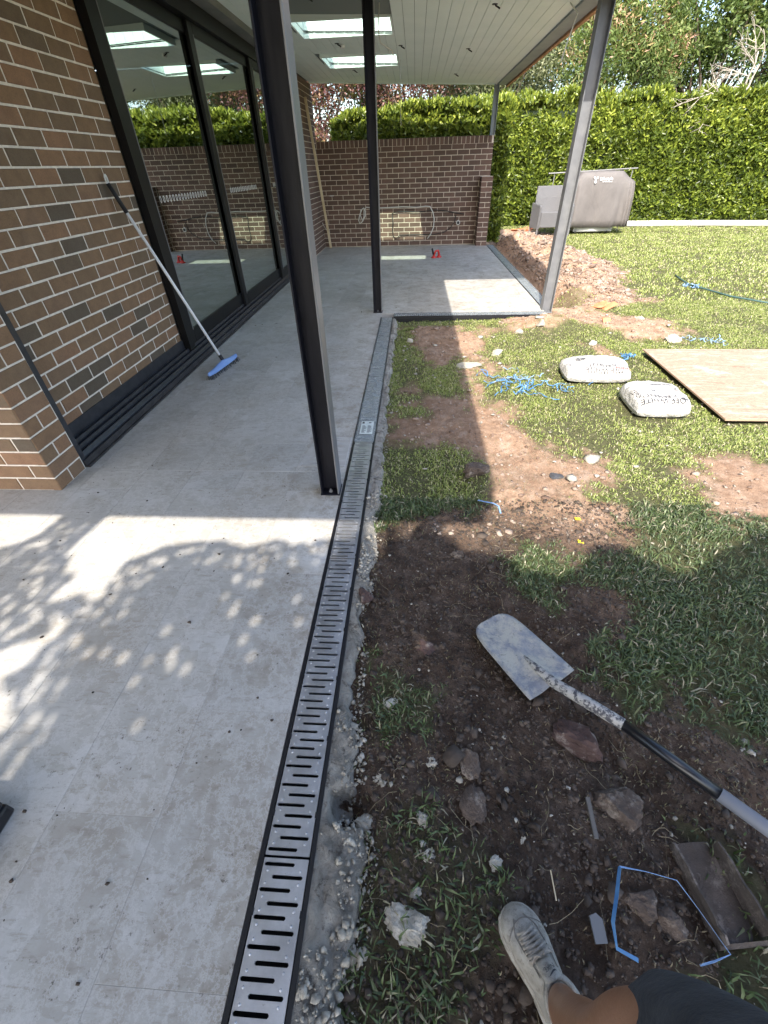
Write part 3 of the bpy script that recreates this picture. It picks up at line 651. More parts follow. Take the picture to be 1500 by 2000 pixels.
dangling([(-.36,6.1,2.61),(-.38,6.12,2.45),(-.36,6.14,2.36),(-.3,6.16,2.33),(-.25,6.18,2.31),(-.235,6.2,2.27)], .006, m_cable, 'loose_cable', 'pale loose cable dangling from ceiling beside the second post', 'cable')
dangling([(-.24,9.0,2.615),(-.238,9.0,2.3),(-.235,9.01,1.98),(-.233,9.01,1.9)], .0035, m_cable, 'hanging_string', 'thin pale string hanging from ceiling in front of far hedge', 'string')
dangling([(1.42,6.15,2.55),(1.44,5.9,2.44),(1.41,5.9,2.33),(1.38,5.9,2.22),(1.36,5.9,2.14)], .006, m_cable, 'loose_cable', 'white cable drooping beside the right roof post with pink end', 'cable')

# ------------------------------------------------------------------ steel posts
def post(x, y, z0, z1, w, d, mat, flmat, label, group):
    t = empty('steel_post', (x,y,z0), label, 'post', group); h = z1-z0
    MB().box(-w/2+.008,w/2-.008,-.003+d*.12,.004+d*.12,.008,h).build('web', mat, t)
    MB().box(-w/2,-w/2+.008,-d/2,d/2,.008,h).build('flange', flmat, t, bevel=.0015)
    MB().box(w/2-.008,w/2,-d/2,d/2,.008,h).build('flange', m_flange_lit if flmat is m_post else flmat, t, bevel=.0015)
    MB().box(-w/2-.004,w/2+.004,-d/2-.004,d/2+.004,0,.008).build('base_plate', mat, t, bevel=.002)
    b = MB(); b.lathe([(.011,.008),(.011,.017),(.005,.017),(.005,.026)],6,(0,-d*.25,0)); b.build('anchor_bolt', m_steelG, t)
    return t
G = 'steel posts holding up the patio roof'
post(-.445,1.93,0,2.615,.1,.1,m_post,m_post,'nearest black steel post, standing by the strip drain in the foreground',G)
post(-.437,5.72,0,2.615,.104,.1,m_post,m_post,'slim black steel post at the inner corner where the strip drain turns',G)
post(1.632,5.74,-.03,2.527,.118,.12,m_steelR,m_steelR,'sunlit grey steel post rising from dirt at right corner of the paving',G)
post(1.495,11.22,1.83,2.54,.09,.09,m_beam,m_beam,'short dark post standing on top of the far brick wall',G)

# ------------------------------------------------------------------ foliage helpers
def rand_dirs(n): v = rng.normal(size=(n,3)); return v/np.linalg.norm(v,axis=1,keepdims=True)
def leaf_mesh(name, P, Dv, Nv, L, Wd, mat, rnd, detail=False):
    Dv = Dv/np.linalg.norm(Dv,axis=1,keepdims=True); Sd = np.cross(Dv, Nv); Sd /= np.linalg.norm(Sd,axis=1,keepdims=True)+1e-9; Nn = np.cross(Sd, Dv)
    L = L[:,None]; Wd = Wd[:,None]; n = len(P)
    if detail:
        V = np.stack([P, P+Dv*L*.3+Sd*Wd*.5+Nn*Wd*.12, P+Dv*L*.72+Sd*Wd*.36+Nn*Wd*.1, P+Dv*L-Nn*L*.1, P+Dv*L*.72-Sd*Wd*.36+Nn*Wd*.1, P+Dv*L*.3-Sd*Wd*.5+Nn*Wd*.12], 1)
        b = (np.arange(n)*6)[:,None]; F = np.concatenate([b+[0,1,2,3], b+[0,3,4,5]])
        return npmesh(name, V.reshape(-1,3), F, mat, {'rnd': np.repeat(rnd,6)})
    V = np.stack([P, P+Dv*L*.45+Sd*Wd*.5+Nn*Wd*.15, P+Dv*L, P+Dv*L*.45-Sd*Wd*.5+Nn*Wd*.15], 1)
    b = (np.arange(n)*4)[:,None]; F = np.concatenate([b+[0,1,2], b+[0,2,3]])
    return npmesh(name, V.reshape(-1,3), F, mat, {'rnd': np.repeat(rnd,4)})

# hedges -------------------------------------------------------------
def hedge(name, label, x0, x1, yline, depth, ztop, mat, nf, core=True, zb=-.05, leafL=.12, top_amp=.12):
    t = empty(name, ((x0+x1)/2, yline((x0+x1)/2), 0), label, 'hedge'); off = -Vector(t.location)
    P = []; Dd = []; Nn = []
    def bulge(x, z): return .14*fbm(x, z, 1.5, 3, 4)+.13*fbm(x, z, 4.5, 3, 14)
    n = nf; x = rng.uniform(x0, x1, n); zt = ztop(x)+top_amp*fbm(x, x*0, 3.5, 4, 9)
    z = zb+(zt-zb)*rng.uniform(0,1,n)**.9; dep = np.abs(rng.normal(0,.09,n))
    dep += .15*sst(.8,1,(z-zb)/(zt-zb))**2
    y = yline(x)-bulge(x, z)+dep
    P.append(np.stack([x,y,z],1)); d = rng.normal(size=(n,3))*[.8,.5,.7]+[0,-.4,.4]; Dd.append(d); Nn.append(rng.normal(size=(n,3))*.7+[0,-1,.5])
    n2 = int(nf*.45*depth/1.0); x = rng.uniform(x0, x1, n2); y = yline(x)+rng.uniform(0,depth,n2); zt = ztop(x)+top_amp*fbm(x, y, 3.5, 4, 9)
    P.append(np.stack([x,y,zt-np.abs(rng.normal(0,.06,n2))+.03],1)); Dd.append(rng.normal(size=(n2,3))*[.5,.5,.4]+[0,-.1,.9]); Nn.append(rng.normal(size=(n2,3))*.5+[0,-.8,.6])
    for xe, sg in ((x0,-1),(x1,1)):
        n3 = int(nf*.35*depth/(x1-x0)*2); y = yline(xe)+rng.uniform(0,depth,n3); z = rng.uniform(zb, ztop(np.array([xe]))[0], n3)
        P.append(np.stack([np.full(n3,xe)-sg*np.abs(rng.normal(0,.08,n3)),y,z],1)); Dd.append(rng.normal(size=(n3,3))*.5+[sg*.5,-.2,.5]); Nn.append(rng.normal(size=(n3,3))*.5+[sg,-.2,.4])
    P = np.concatenate(P)+np.array(off); Dd = np.concatenate(Dd); Nn = np.concatenate(Nn); n = len(P)
    rnd = np.clip(rng.uniform(0,1,n)*.75+.3*sst(.5,1,(P[:,2]-zb)/2.5)*rng.uniform(0,1,n)+.12*fbm(P[:,0],P[:,2],2,3,33),0,1)
    link('foliage', leaf_mesh('foliage', P, Dd, Nn, rng.uniform(.7,1.25,n)*leafL, rng.uniform(.34,.46,n)*leafL, mat, rnd, True), t)
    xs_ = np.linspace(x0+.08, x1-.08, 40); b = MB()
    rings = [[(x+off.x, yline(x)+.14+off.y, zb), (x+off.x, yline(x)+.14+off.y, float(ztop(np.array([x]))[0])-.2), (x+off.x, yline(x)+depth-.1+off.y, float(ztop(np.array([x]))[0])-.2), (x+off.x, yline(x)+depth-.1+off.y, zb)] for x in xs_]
    b.loft(rings).build('branches', m_hcore, t)  # added dark core box filling the hedge behind the leaves
    return t
yl = lambda x: 15.15-.235*(x-2.6)
hedge('laurel_hedge', 'tall clipped bright green laurel hedge across the back of the lawn', 1.95, 12.5, yl, 1.0, lambda x: 2.62-.045*(x-3), m_hedge, 60000, leafL=.115, top_amp=.3)
hedge('laurel_hedge', 'dark green hedge standing directly behind the far brick wall', -1.75, 1.95, lambda x: 11.95+0*x, .9, lambda x: 2.22+.09*(x+.9)*(x<.6)+.135*(x>=.6), m_hedge, 22000, leafL=.11, top_amp=.15)

# trees behind ----------------------------------------------------------
def tree(name, label, base, crowns, mat, n, leafL, trunk_r=.09, aspect=.45, droop=0, group='trees behind the hedge', clump=90, barkm=None):
    t = empty(name, base, label, 'tree', group); off = -np.array(base)
    b = MB(); top = max(c[2] for c in crowns)
    cx = np.mean([c[0] for c in crowns]); cy = np.mean([c[1] for c in crowns]); fork = (base[0]*.6+cx*.4, base[1]*.6+cy*.4, base[2]+(top-base[2])*.45)
    b.tube([tuple(np.array(base)+off), tuple((np.array(base)*.5+np.array(fork)*.5)+off+[.05,0,0]), tuple(np.array(fork)+off)], [trunk_r, trunk_r*.85, trunk_r*.65], 8)
    for c in crowns:
        for q in range(5):
            e = np.array(c[:3])+rng.normal(size=3)*np.array(c[3:6])*.5; m = (np.array(fork)+e)/2+rng.normal(size=3)*.12
            b.tube([tuple(np.array(fork)+off), tuple(m+off), tuple(e+off)], [trunk_r*.5, trunk_r*.3, trunk_r*.1], 5)
    b.build('trunk', barkm or m_bark, t, smooth=True)
    P = []
    wts = np.array([c[3]*c[4]*c[5] for c in crowns])**.7; wts /= wts.sum()
    for c, w in zip(crowns, wts):
        nc = max(6, int(n*w/clump)); cc = rand_dirs(nc)*rng.uniform(.35,1,(nc,1))**.6*np.array(c[3:6])+np.array(c[:3])
        k = int(n*w/nc); pp = np.repeat(cc, k, 0)+rng.normal(size=(nc*k,3))*np.array([.16,.16,.13])*(c[3]/.9)**.5
        P.append(pp)
    P = np.concatenate(P)+off; m = len(P); Dd = rng.normal(size=(m,3))+[0,0,.2-droop]; Nn = rng.normal(size=(m,3))+[0,-.3,.6]
    cl = np.clip(.5+.55*fbm(P[:,0]*1.0+P[:,1], P[:,2], 2.2, 3, 17)+rng.normal(0,.2,m), 0, 1)
    link('crown', leaf_mesh('crown', P, Dd, Nn, rng.uniform(.6,1.2,m)*leafL, rng.uniform(.8,1.2,m)*leafL*aspect, mat, cl), t)
    return t
tree('plum_tree', 'purple leaved plum tree behind the left end of far brick wall', (-2.3,14.2,-.1), [(-2.6,14.1,2.4,.8,.6,1.0),(-1.9,14.3,3.4,.9,.7,.8),(-2.9,13.6,1.8,.7,.5,.8)], m_plum, 15000, .085, clump=60)
tree('plum_tree', 'purple leaved plum tree rising above the middle of the far brick wall', (-.2,14.9,-.1), [(-.5,14.8,3.0,.9,.6,.7),(.5,15,3.5,.9,.6,.8),(-.9,14.8,4.0,.8,.6,.7)], m_plum, 15000, .085, clump=60)
tree('leafy_tree', 'green leaved shrub with bronze tips between the two plum trees', (-1.3,15.6,-.1), [(-1.4,15.5,3.1,.55,.5,1.0),(-1.0,15.5,2.4,.6,.5,.6)], m_bronze, 7000, .1, clump=50)
tree('gum_tree', 'dull green narrow leaved tree behind the far roof corner', (2.0,16.2,-.1), [(1.6,16,3.2,1.0,.6,.9),(2.7,16,3.6,1.0,.6,1.0),(3.4,16.4,4.6,1.0,.6,.9),(2.3,16.2,4.6,.9,.6,.8)], m_gum, 24000, .12, aspect=.28, droop=.6, clump=60)
tree('bronze_shrub', 'tall oleander shrub with orange pink new leaves behind the hedge', (5.0,16.0,-.1), [(4.6,15.7,3.3,1.0,.6,.8),(5.5,15.6,3.9,.8,.5,.8),(4.6,16,4.4,.7,.5,.5),(5.9,15.4,3.2,.6,.5,.6)], m_bronze, 24000, .13, aspect=.25, clump=50)
tree('leafy_tree', 'dense dark green tree behind the hedge in the top right corner', (7.6,16.2,-.1), [(7.0,15.8,4.2,1.0,.7,1.1),(8.4,15.6,4.4,1.2,.7,1.1),(8.8,15.2,3.3,1.1,.6,.8),(7.0,16.2,3.2,.9,.5,.7),(6.4,16.4,3.0,.5,.4,.6),(9.9,14.8,3.6,1,.7,1.2)], m_green, 36000, .12, aspect=.4, clump=70)
tree('gum_tree', 'pale narrow leaved tree glimpsed behind the sunlit right post', (3.6,18.5,-.1), [(3.0,18.4,3.6,1.3,.6,1.2),(4.4,18.6,4.2,.9,.6,.7),(1.2,18.5,3.6,1.2,.6,1.1)], m_gum, 16000, .13, aspect=.3, droop=.5, clump=50)
# bare branches
t = empty('bare_shrub', (7.6,14.35,1.9), 'leafless pale grey branches poking above the hedge at far right', 'shrub')
b = MB()
def branch(p, d, L, r, depth):
    pts = [Vector(p)]; dd = Vector(d).normalized()
    for i in range(5): dd = (dd+Vector((random.gauss(0,.18),random.gauss(0,.1),random.gauss(0,.2)))).normalized(); pts.append(pts[-1]+dd*L/5)
    b.tube([tuple(q) for q in pts], [r*(1-.13*i) for i in range(6)], 5)
    if depth:
        for k in range(3): branch(tuple(pts[2+k]), dd+Vector((random.gauss(0,.7),random.gauss(0,.25),random.gauss(0,.6))), L*.62, r*.5, depth-1)
for d in ((-.8,0,.9),(-.2,0,1),(.6,0,.9),(-1,0,.55),(.9,.1,.5)): branch((0,0,.3), d, 1.0, .032, 3)
b.tube([(0,0,0),(0,0,.35)], .045, 6); b.build('branches', m_barebark, t, smooth=True)

# shade tree behind the photographer: the crown whose shade and sun flecks fall on the near paving and lawn
LIT = [[(-2.6,1.72),(-1.84,1.72),(-1.86,1.53),(-1.94,1.43),(-2.11,1.32),(-2.6,1.25)],
 [(-1.64,1.75),(-.2,1.75),(-.24,1.54),(-.27,1.49),(-.4,1.49),(-.5,1.48),(-.54,1.43),(-.65,1.49),(-.74,1.44),(-.81,1.42),(-.93,1.47),(-1,1.46),(-1.08,1.45),(-1.19,1.42),(-1.26,1.36),(-1.32,1.32),(-1.32,1.17),(-1.31,1.09),(-1.37,1.08),(-1.44,1.1),(-1.52,1.06),(-1.58,1.07),(-1.58,1.13),(-1.56,1.23),(-1.62,1.24),(-1.64,1.34),(-1.7,1.36),(-1.68,1.5)],
 [(-1.53,1.05),(-1.49,1.07),(-1.36,1.01),(-1.37,.91),(-1.4,.88),(-1.41,.79),(-1.45,.73),(-1.46,.7),(-1.52,.63),(-1.67,.81),(-1.6,.87),(-1.54,.91),(-1.47,.94)],
 [(-1.58,.71),(-1.48,.73),(-1.38,.71),(-1.32,.61),(-1.31,.51),(-1.38,.48)],
 [(-.24,1.75),(.16,1.9),(3.48,2.5),(5,2.5),(5,2.0),(3.53,1.83),(1.71,1.61),(1.54,1.52),(1.4,1.43),(1.27,1.32),(1.17,1.34),(1.12,1.39),(1.07,1.44),(1,1.52),(.88,1.5),(.81,1.38),(.7,1.3),(.59,1.33),(.52,1.31),(.47,1.41),(.36,1.45),(.24,1.46),(.2,1.54),(.14,1.58),(.16,1.67),(.05,1.67),(0,1.54),(-.07,1.52),(-.09,1.62),(-.14,1.62),(-.12,1.43),(-.15,1.36),(-.19,1.5),(-.24,1.54)]]
DOTS = [(-1.595,.923,.038),(-1.574,1.037,.031),(-1.658,.969,.03),(-1.756,1.099,.028),(-1.319,1.232,.038),(-1.542,.999,.026),(-1.311,.917,.025),(-1.299,.892,.029),(-1.226,.856,.028),(-1.16,.859,.026),(-1.078,.84,.036),(-.974,.834,.02),(-.895,.848,.024),(-.877,.817,.025),(-.817,.803,.027),(-.984,.747,.024),(-.893,.596,.022),(-.966,.966,.025),(-.728,1.068,.028),(-.622,1.026,.032),(-.474,1.144,.024),(-.443,1.027,.025),(-.699,1.223,.021),(-.666,1.23,.028),(-.771,1.25,.033),(-.747,1.38,.02),(-.734,1.321,.019),(-1.049,1.423,.023),(-1.179,1.34,.034),(-1.18,1.243,.024),(-1.294,1.188,.033),(-1.339,1.142,.032),(-.642,.936,.028),(-.59,.867,.021),(-.894,.876,.018),(-1.333,.66,.026),(-1.335,.589,.028),(-.789,1.147,.02),(-.726,1.108,.02),(-.487,1.493,.03),(-.533,1.529,.031),(-1.438,.815,.024),(-1.325,.798,.02),(-1.331,.737,.019),(-1.202,1.105,.02),(.046,.94,.019)]
n = 95000+260000
sxy = np.concatenate([np.stack([rng.uniform(-2.9,4.0,95000), rng.uniform(-1.5,1.74,95000)],1), np.stack([rng.uniform(-2.5,-.2,260000), rng.uniform(.2,1.74,260000)],1)]); zz = rng.uniform(2.7,3.4,n); extra = np.arange(n) >= 95000
dist = np.full(n, .09)
for p in LIT: dist = np.minimum(dist, -sdf(sxy[:,0], sxy[:,1], p)+.014+.012*rng.normal(size=n))
ed = []
while len(ed) < 230:
    px, py = random.uniform(-2.3,-.3), random.uniform(.3,1.6); q = -max(float(sdf(px,py,p)) for p in LIT)
    if .015 < q < .16 and random.random() < 1-q/.17: ed.append((px,py,random.uniform(.008,.026)))
for dx, dy, r in DOTS+ed: dist = np.minimum(dist, np.hypot(sxy[:,0]-dx, (sxy[:,1]-dy)*.8)-r*.38)
keep = (dist > .006) & ~(extra & (dist > .05))
sxy, zz, dist = sxy[keep], zz[keep], dist[keep]; n = len(zz)
P = np.stack([sxy[:,0]-.2*zz, sxy[:,1]-.97*zz, zz],1)
st_ = empty('shade_tree', (-.6,-6.2,-.05), 'leafy tree behind the viewpoint shading the near paving', 'tree'); off = np.array((.6,6.2,.05))
LL = np.clip(dist*1.9,.018,.11)*rng.uniform(.7,1,n); Dd = rng.normal(size=(n,3))*[1,1,.4]; Dd /= np.linalg.norm(Dd,axis=1,keepdims=True)
link('crown', leaf_mesh('crown', P+off-Dd*LL[:,None]*.5, Dd, rng.normal(size=(n,3))*.3+[-.2,-.97,1], LL, LL*.7, m_shade, rng.uniform(0,1,n)), st_)
b = MB(); b.tube([(0,0,0),(.05,.3,1.2),(.1,.9,2.2)], [.16,.13,.11], 10)
for q in range(16):
    e = np.array((random.uniform(-2.6,2.6), random.uniform(.9,3.0), random.uniform(2.75,3.3))); b.tube([(.1,.9,2.2),tuple(np.array((.1,.9,2.2))*.5+e*.5+np.array([0,0,.2])),tuple(e)], [.06,.035,.012], 6)
b.build('trunk', m_bark, st_, smooth=True)

# ------------------------------------------------------------------ grass
def blades(name, x, y, L, Wd, lean, mat, tip=.0, zoff=0, rnd=None):
    n = len(x); tt = turf(x, y); z = ghd(x, y, tt)+zoff; L = L*(.55+.45*tt)*(.75+.35*fbm(x, y, 2.5, 3, 202)); a = rng.uniform(0,2*np.pi,n); d = np.stack([np.cos(a),np.sin(a)],1)
    s = np.stack([-d[:,1],d[:,0]],1); L = L[:,None]; Wd = Wd[:,None]; ln = lean[:,None]
    B = np.stack([x,y],1); h1 = L*.5*np.sqrt(np.clip(1-(ln*.7)**2,0,1)); h2 = h1+L*.5*np.clip(1-ln*1.25,-.35,1)
    tw = rng.uniform(-.35,.35,(n,1))
    def pt(xy, zz_): return np.concatenate([xy, zz_],1)
    zc = z[:,None]
    V = np.stack([pt(B-s*Wd*.4,zc-.004), pt(B+s*Wd*.4,zc-.004), pt(B+d*L*.5*ln*.7+s*Wd*.5,zc+h1+tw*Wd), pt(B+d*L*.5*ln*.7-s*Wd*.5,zc+h1-tw*Wd), pt(B+d*L*(.35*ln+.5*np.clip(ln*1.2,0,1))+s*L*tw*.3,zc+h2)],1)
    b = (np.arange(n)*5)[:,None]; r = np.repeat(rng.uniform(0,1,n) if rnd is None else rnd, 5)
    me = npmesh(name, V.reshape(-1,3), [b+[0,1,2,3], b+[3,2,4]], mat, {'rnd': r})
    return me
def scatter(n, x0, x1, y0, y1, p=1.5, thr=0):
    x = rng.uniform(x0,x1,n); y = rng.uniform(y0,y1,n); t = turf(x,y); dens = .22+.78*sst(-.35,.3,fbm(x,y,4,4,101)); k = rng.uniform(0,1,n) < np.clip((t-thr)/(1-thr),0,1)**p*dens
    k &= ~((x < 1.76) & (y > 5.44)); return x[k], y[k]
def excl(x, y):
    k = np.ones(len(x), bool)
    for cx, cy, rx, ry in ((1.55,3.68,.24,.13),(1.79,3.08,.19,.19),(2.8,3.5,.62,.7)): k &= ~((np.abs(x-cx) < rx) & (np.abs(y-cy) < ry))
    return x[k], y[k]
gr = empty('grass_cover', kind='stuff'); 
bpy.data.objects.remove(gr)
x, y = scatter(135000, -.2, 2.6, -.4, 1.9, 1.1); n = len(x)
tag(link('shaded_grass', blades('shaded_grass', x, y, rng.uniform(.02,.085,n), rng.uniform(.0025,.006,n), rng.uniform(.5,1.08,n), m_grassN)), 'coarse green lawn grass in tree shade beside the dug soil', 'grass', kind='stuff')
x, y = scatter(330000, -.2, 5.2, 1.9, 6.2, 1.2); x, y = excl(x, y); n = len(x)
near = (x < .5)
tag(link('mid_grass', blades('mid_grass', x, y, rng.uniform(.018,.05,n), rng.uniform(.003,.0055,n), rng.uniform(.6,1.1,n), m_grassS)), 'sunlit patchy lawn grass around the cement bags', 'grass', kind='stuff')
x, y = scatter(230000, 1.7, 12, 6.2, 15.2, 1.2); n = len(x)
tag(link('far_grass', blades('far_grass', x, y, rng.uniform(.03,.06,n), rng.uniform(.008,.014,n), rng.uniform(.2,.9,n), m_grassS)), 'bright mown lawn grass in front of the tall hedge', 'grass', kind='stuff')
# long loose dry runners in the dug area
def runners(n, x0, x1, y0, y1, cond=None):
    b = MB()
    for i in range(n):
        x = random.uniform(x0,x1); y = random.uniform(y0,y1); a = random.uniform(0,6.28); L = random.uniform(.03,.14); pts = []
        for k in range(6):
            pts.append((x,y,float(gh(x,y))+.004+random.uniform(0,.012))); x += math.cos(a)*L/5; y += math.sin(a)*L/5; a += random.gauss(0,.4)
        b.tube(pts, random.uniform(.0004,.0009), 3, cap=False)
    return b
o = runners(170, -.15,1.3,0,1.6).build('dry_runners', simple('dry_stem',(.2,.16,.1),.9,col2=(.3,.25,.16),nscale=30)); tag(o, 'dry grass runners and roots lying over the dug soil', 'dry grass', kind='stuff')
x = rng.uniform(-.2,1.4,16000); y = rng.uniform(0,2.6,16000); k = turf(x,y) < .75; x, y = x[k], y[k]; n = len(x)
k = rng.uniform(0,1,n) < .25+.75*sst(0,.4,fbm(x,y,4,3,123)); x, y = x[k], y[k]; n = len(x)
tag(link('loose_grass', blades('loose_grass', x, y, rng.uniform(.015,.05,n), rng.uniform(.0012,.0028,n), rng.uniform(.75,1.1,n), m_dryg, zoff=.003)), 'torn dry grass bits scattered over the bare soil', 'grass', kind='stuff')

# ------------------------------------------------------------------ clods, crumbs
ico = bmesh.new(); bmesh.ops.create_icosphere(ico, subdivisions=1, radius=1); ICOV = np.array([v.co[:] for v in ico.verts]); ICOF = np.array([[v.index for v in f.verts] for f in ico.faces]); ico.free()
def lumps(name, x, y, r, mat, flat=.65, zoff=0):
    n = len(x); z = ghd(x, y, turf(x, y))+zoff; k = len(ICOV)
    V = ICOV[None]*(1+rng.normal(0,.33,(n,k,1)))*r[:,None,None]*np.stack([rng.uniform(.7,1.3,n),rng.uniform(.7,1.3,n),np.full(n,flat)],1)[:,None,:]
    V = V+np.stack([x,y,z+r*.25],1)[:,None,:]; F = (ICOF[None]+(np.arange(n)*k)[:,None,None]).reshape(-1,3)
    return npmesh(name, V.reshape(-1,3), F, mat)
def in_soil(n, x0, x1, y0, y1, thr=.5):
    x = rng.uniform(x0,x1,n); y = rng.uniform(y0,y1,n); k = (turf(x,y) < thr) & ~((x < 1.78) & (y > 5.4)); return x[k], y[k]
n = 5200; x = rng.uniform(-.235,-.07,n); y = rng.uniform(-.1,5.4,n)**1.0; y = np.where(rng.uniform(0,1,n) < .6, rng.uniform(-.1,2,n), y); k = (sdf(x, y, HP) > -.03) & (fbm(x, y, 11, 3, 71)+.9*sst(-.22,-.12,x) > .1); x, y = x[k], y[k]
ix = np.clip(((x-HX[0])/.004).astype(int),0,len(HX)-1); iy = np.clip(((y-HY[0])/.007).astype(int),0,len(HY)-1); zz_ = np.maximum(HZ[ix,iy], gh(x,y)); r = rng.exponential(.0021,len(x))+.0012
V = ICOV[None]*(1+rng.normal(0,.33,(len(x),len(ICOV),1)))*r[:,None,None]+np.stack([x,y,zz_+r*.3],1)[:,None,:]
tag(link('concrete_grit', npmesh('concrete_grit', V.reshape(-1,3), (ICOF[None]+(np.arange(len(x))*len(ICOV))[:,None,None]).reshape(-1,3), m_mortarlump)), 'gritty aggregate crumbs stuck along the concrete drain bed', 'grit', kind='stuff')
x, y = in_soil(34000, -.2, 1.3, -.1, 1.9); tag(link('soil_crumbs', lumps('soil_crumbs', x, y, rng.exponential(.0019,len(x))+.001, m_clod)), 'dark crumbs of dug topsoil beside the drain', 'soil', kind='stuff')
x, y = in_soil(750, -.18, 1.3, -.1, 1.9, .4); k = fbm(x,y,5,3,66) > -.05; x, y = x[k], y[k]; tag(link('soil_clods', lumps('soil_clods', x, y, rng.exponential(.005,len(x))+.004, m_clod, .6)), 'small rounded clods of dark dug soil in the shade', 'soil', kind='stuff')
x, y = in_soil(9000, -.1, 3.6, 1.6, 6.5); tag(link('dry_crumbs', lumps('dry_crumbs', x, y, rng.exponential(.0035,len(x))+.002, m_clodry)), 'pale dry soil crumbs on the sunlit bare patches', 'soil', kind='stuff')
x, y = in_soil(14000, 1.8, 3.6, 6, 13.5); k = (x > 2.05)|(rng.uniform(0,1,len(x)) < .15); x, y = x[k], y[k]; tag(link('rubble_heap', lumps('rubble_heap', x, y, rng.exponential(.007,len(x))+.003, m_clodry)), 'heaped excavated soil and rubble along the trench', 'soil', kind='stuff')
n = 450; x = rng.uniform(-.2,1.2,n); y = rng.uniform(0,1.9,n); tag(link('mortar_crumbs', lumps('mortar_crumbs', x, y, rng.exponential(.0022,n)+.0012, m_mortarlump)), 'small white mortar crumbs scattered on the soil', 'mortar', kind='stuff')
n = 420; x = rng.uniform(-.2,3.2,n)*.9; y = rng.uniform(2,6,n); k = rng.uniform(0,1,n) < .8; x, y = x[k], y[k]; n = len(x)
k = ~((x<1.78)&(y>5.4)); x, y = x[k], y[k]; n = len(x)
tag(link('stone_chips', lumps('stone_chips', x, y, rng.exponential(.006,n)+.003, m_mortarlump, flat=.45, zoff=.006)), 'pale stone and mortar chips lying in the lawn', 'stones', kind='stuff')

def rock(name, x, y, s, mat, label, cat='rock', rz=0, group=None, seed=0, flat=.7, sub=4, rough=.45, lift=.25):
    bm = bmesh.new(); bmesh.ops.create_icosphere(bm, subdivisions=sub, radius=1); rr = random.Random(seed)
    planes = [(Vector((rr.gauss(0,1),rr.gauss(0,1),rr.gauss(0,1))).normalized(), rr.uniform(.55,.9)) for _ in range(11)]
    for v in bm.verts:
        c = v.co.copy()
        for nrm, dd in planes:
            q = c.dot(nrm)
            if q > dd: c -= nrm*(q-dd)*.95
        k = 1+rough*.35*float(fbm(c.x*2+seed, c.y*2+c.z*1.7, 1.5, 3, seed))+rough*.25*float(fbm(c.x*6+seed, c.y*6+c.z*5, 1.5, 3, seed+3)); c *= k
        v.co = (c.x*s[0], c.y*s[1], c.z*s[2])
    me = bpy.data.meshes.new(name); bm.to_mesh(me); bm.free(); me.materials.append(mat)
    o = link(name, me, None, (x, y, float(gh(x,y))+s[2]*lift)); o.rotation_euler = (rr.gauss(0,.1), rr.gauss(0,.1), rz)
    return tag(o, label, cat, group)
rock('rock', .555,.63,(.082,.062,.05),m_rockred,'large reddish brown rock beside the shovel handle',seed=3,rz=-.5)
rock('rock', .618,.455,(.07,.068,.055),m_rock,'big angular grey rock with a pale worn face below the shovel handle',seed=8,rz=.3)
rock('rock', .07,.945,(.055,.042,.022),m_rockred,'flat reddish stone near the strip drain, left of shovel blade',seed=14,rz=-.5)
rock('rock', .195,.555,(.034,.058,.028),m_rock,'long soil covered stone in the dug ground, upper of two',seed=21,rz=.15)
rock('rock', .2,.44,(.038,.05,.02),m_rock,'soil covered stone in the dug ground, lower of two',seed=22,rz=.1)
rock('rock', .39,2.13,(.08,.06,.06),m_rock,'lumpy brown rock lying at edge of the roof shade',seed=31,rz=.4)
rock('rock', .23,1.46,(.04,.03,.028),m_rock,'small brown stone on soil at the shade boundary',seed=33)
rock('rock', -.19,1.19,(.04,.05,.035),m_rockred,'broken brownish stone tucked against the drain concrete',seed=35,lift=.5)
rock('rock', .44,1.0,(.03,.035,.02),m_rock,'small stone half buried right of the shovel blade tip',seed=36)
rock('rock', .60,.24,(.05,.04,.025),m_rock,'dark flat stone inside the blue strap loop',seed=37)
rock('rock', .655,.205,(.04,.035,.025),m_rock,'rounded brown stone at the lower right of the strap loop',seed=38)
for (x, y, s, lab, sd) in ((2.66,4.66,(.085,.075,.06),'largest white rock, right of the bags near the soil patch',41),(1.85,4.6,(.075,.045,.03),'flat white rock behind the cement bags',42),(-.03,4.66,(.06,.035,.03),'white stone shard in grass beside the far drain',43),
                        (.52,4.0,(.14,.09,.03),'broken slab of pale soil at roof shade edge',44),(1.4,5.0,(.07,.05,.04),'pale stone on the soil heap near right post',45),(1.15,4.9,(.06,.04,.03),'pale stone left of the soil heap near right post',46),
                        (.83,4.3,(.09,.05,.03),'flat pale stone on sunlit grass left of blue strapping',48),(2.6,5.35,(.06,.05,.03),'white chip on the soil at right of the terracotta scraps',49)):
    rock('pale_rock', x, y, s, m_mortarlump, lab, seed=sd, rz=sd)
for (x, y, s, lab, sd) in ((.016,.175,(.042,.058,.022),'largest white mortar splat in the foreground grass',61),(.035,.235,(.014,.022,.012),'small mortar blob just above the largest splat',62),(.082,.551,(.022,.017,.012),'mortar lump beside the two long stones',63),(-.074,.493,(.022,.035,.014),'ragged mortar lump near the drain concrete',64),
                        (-.058,.73,(.02,.03,.012),'mortar lump in the small grass tuft by the drain',65),(.048,.395,(.018,.026,.014),'mortar lump on edge of foreground grass patch',66),(.065,.312,(.016,.022,.012),'mortar lump in the middle of the foreground grass',67),(.242,.305,(.016,.022,.014),'mortar lump above the toe of the shoe',68),(-.118,.387,(.03,.026,.016),'mortar lump touching the concrete beside the hole',69),(.333,.365,(.018,.008,.008),'small flat mortar flake right of the shoe',70)):
    rock('mortar_lump', x, y, s, m_mortarlump, lab, 'mortar lump', seed=sd, rz=sd, rough=.9, group=None)

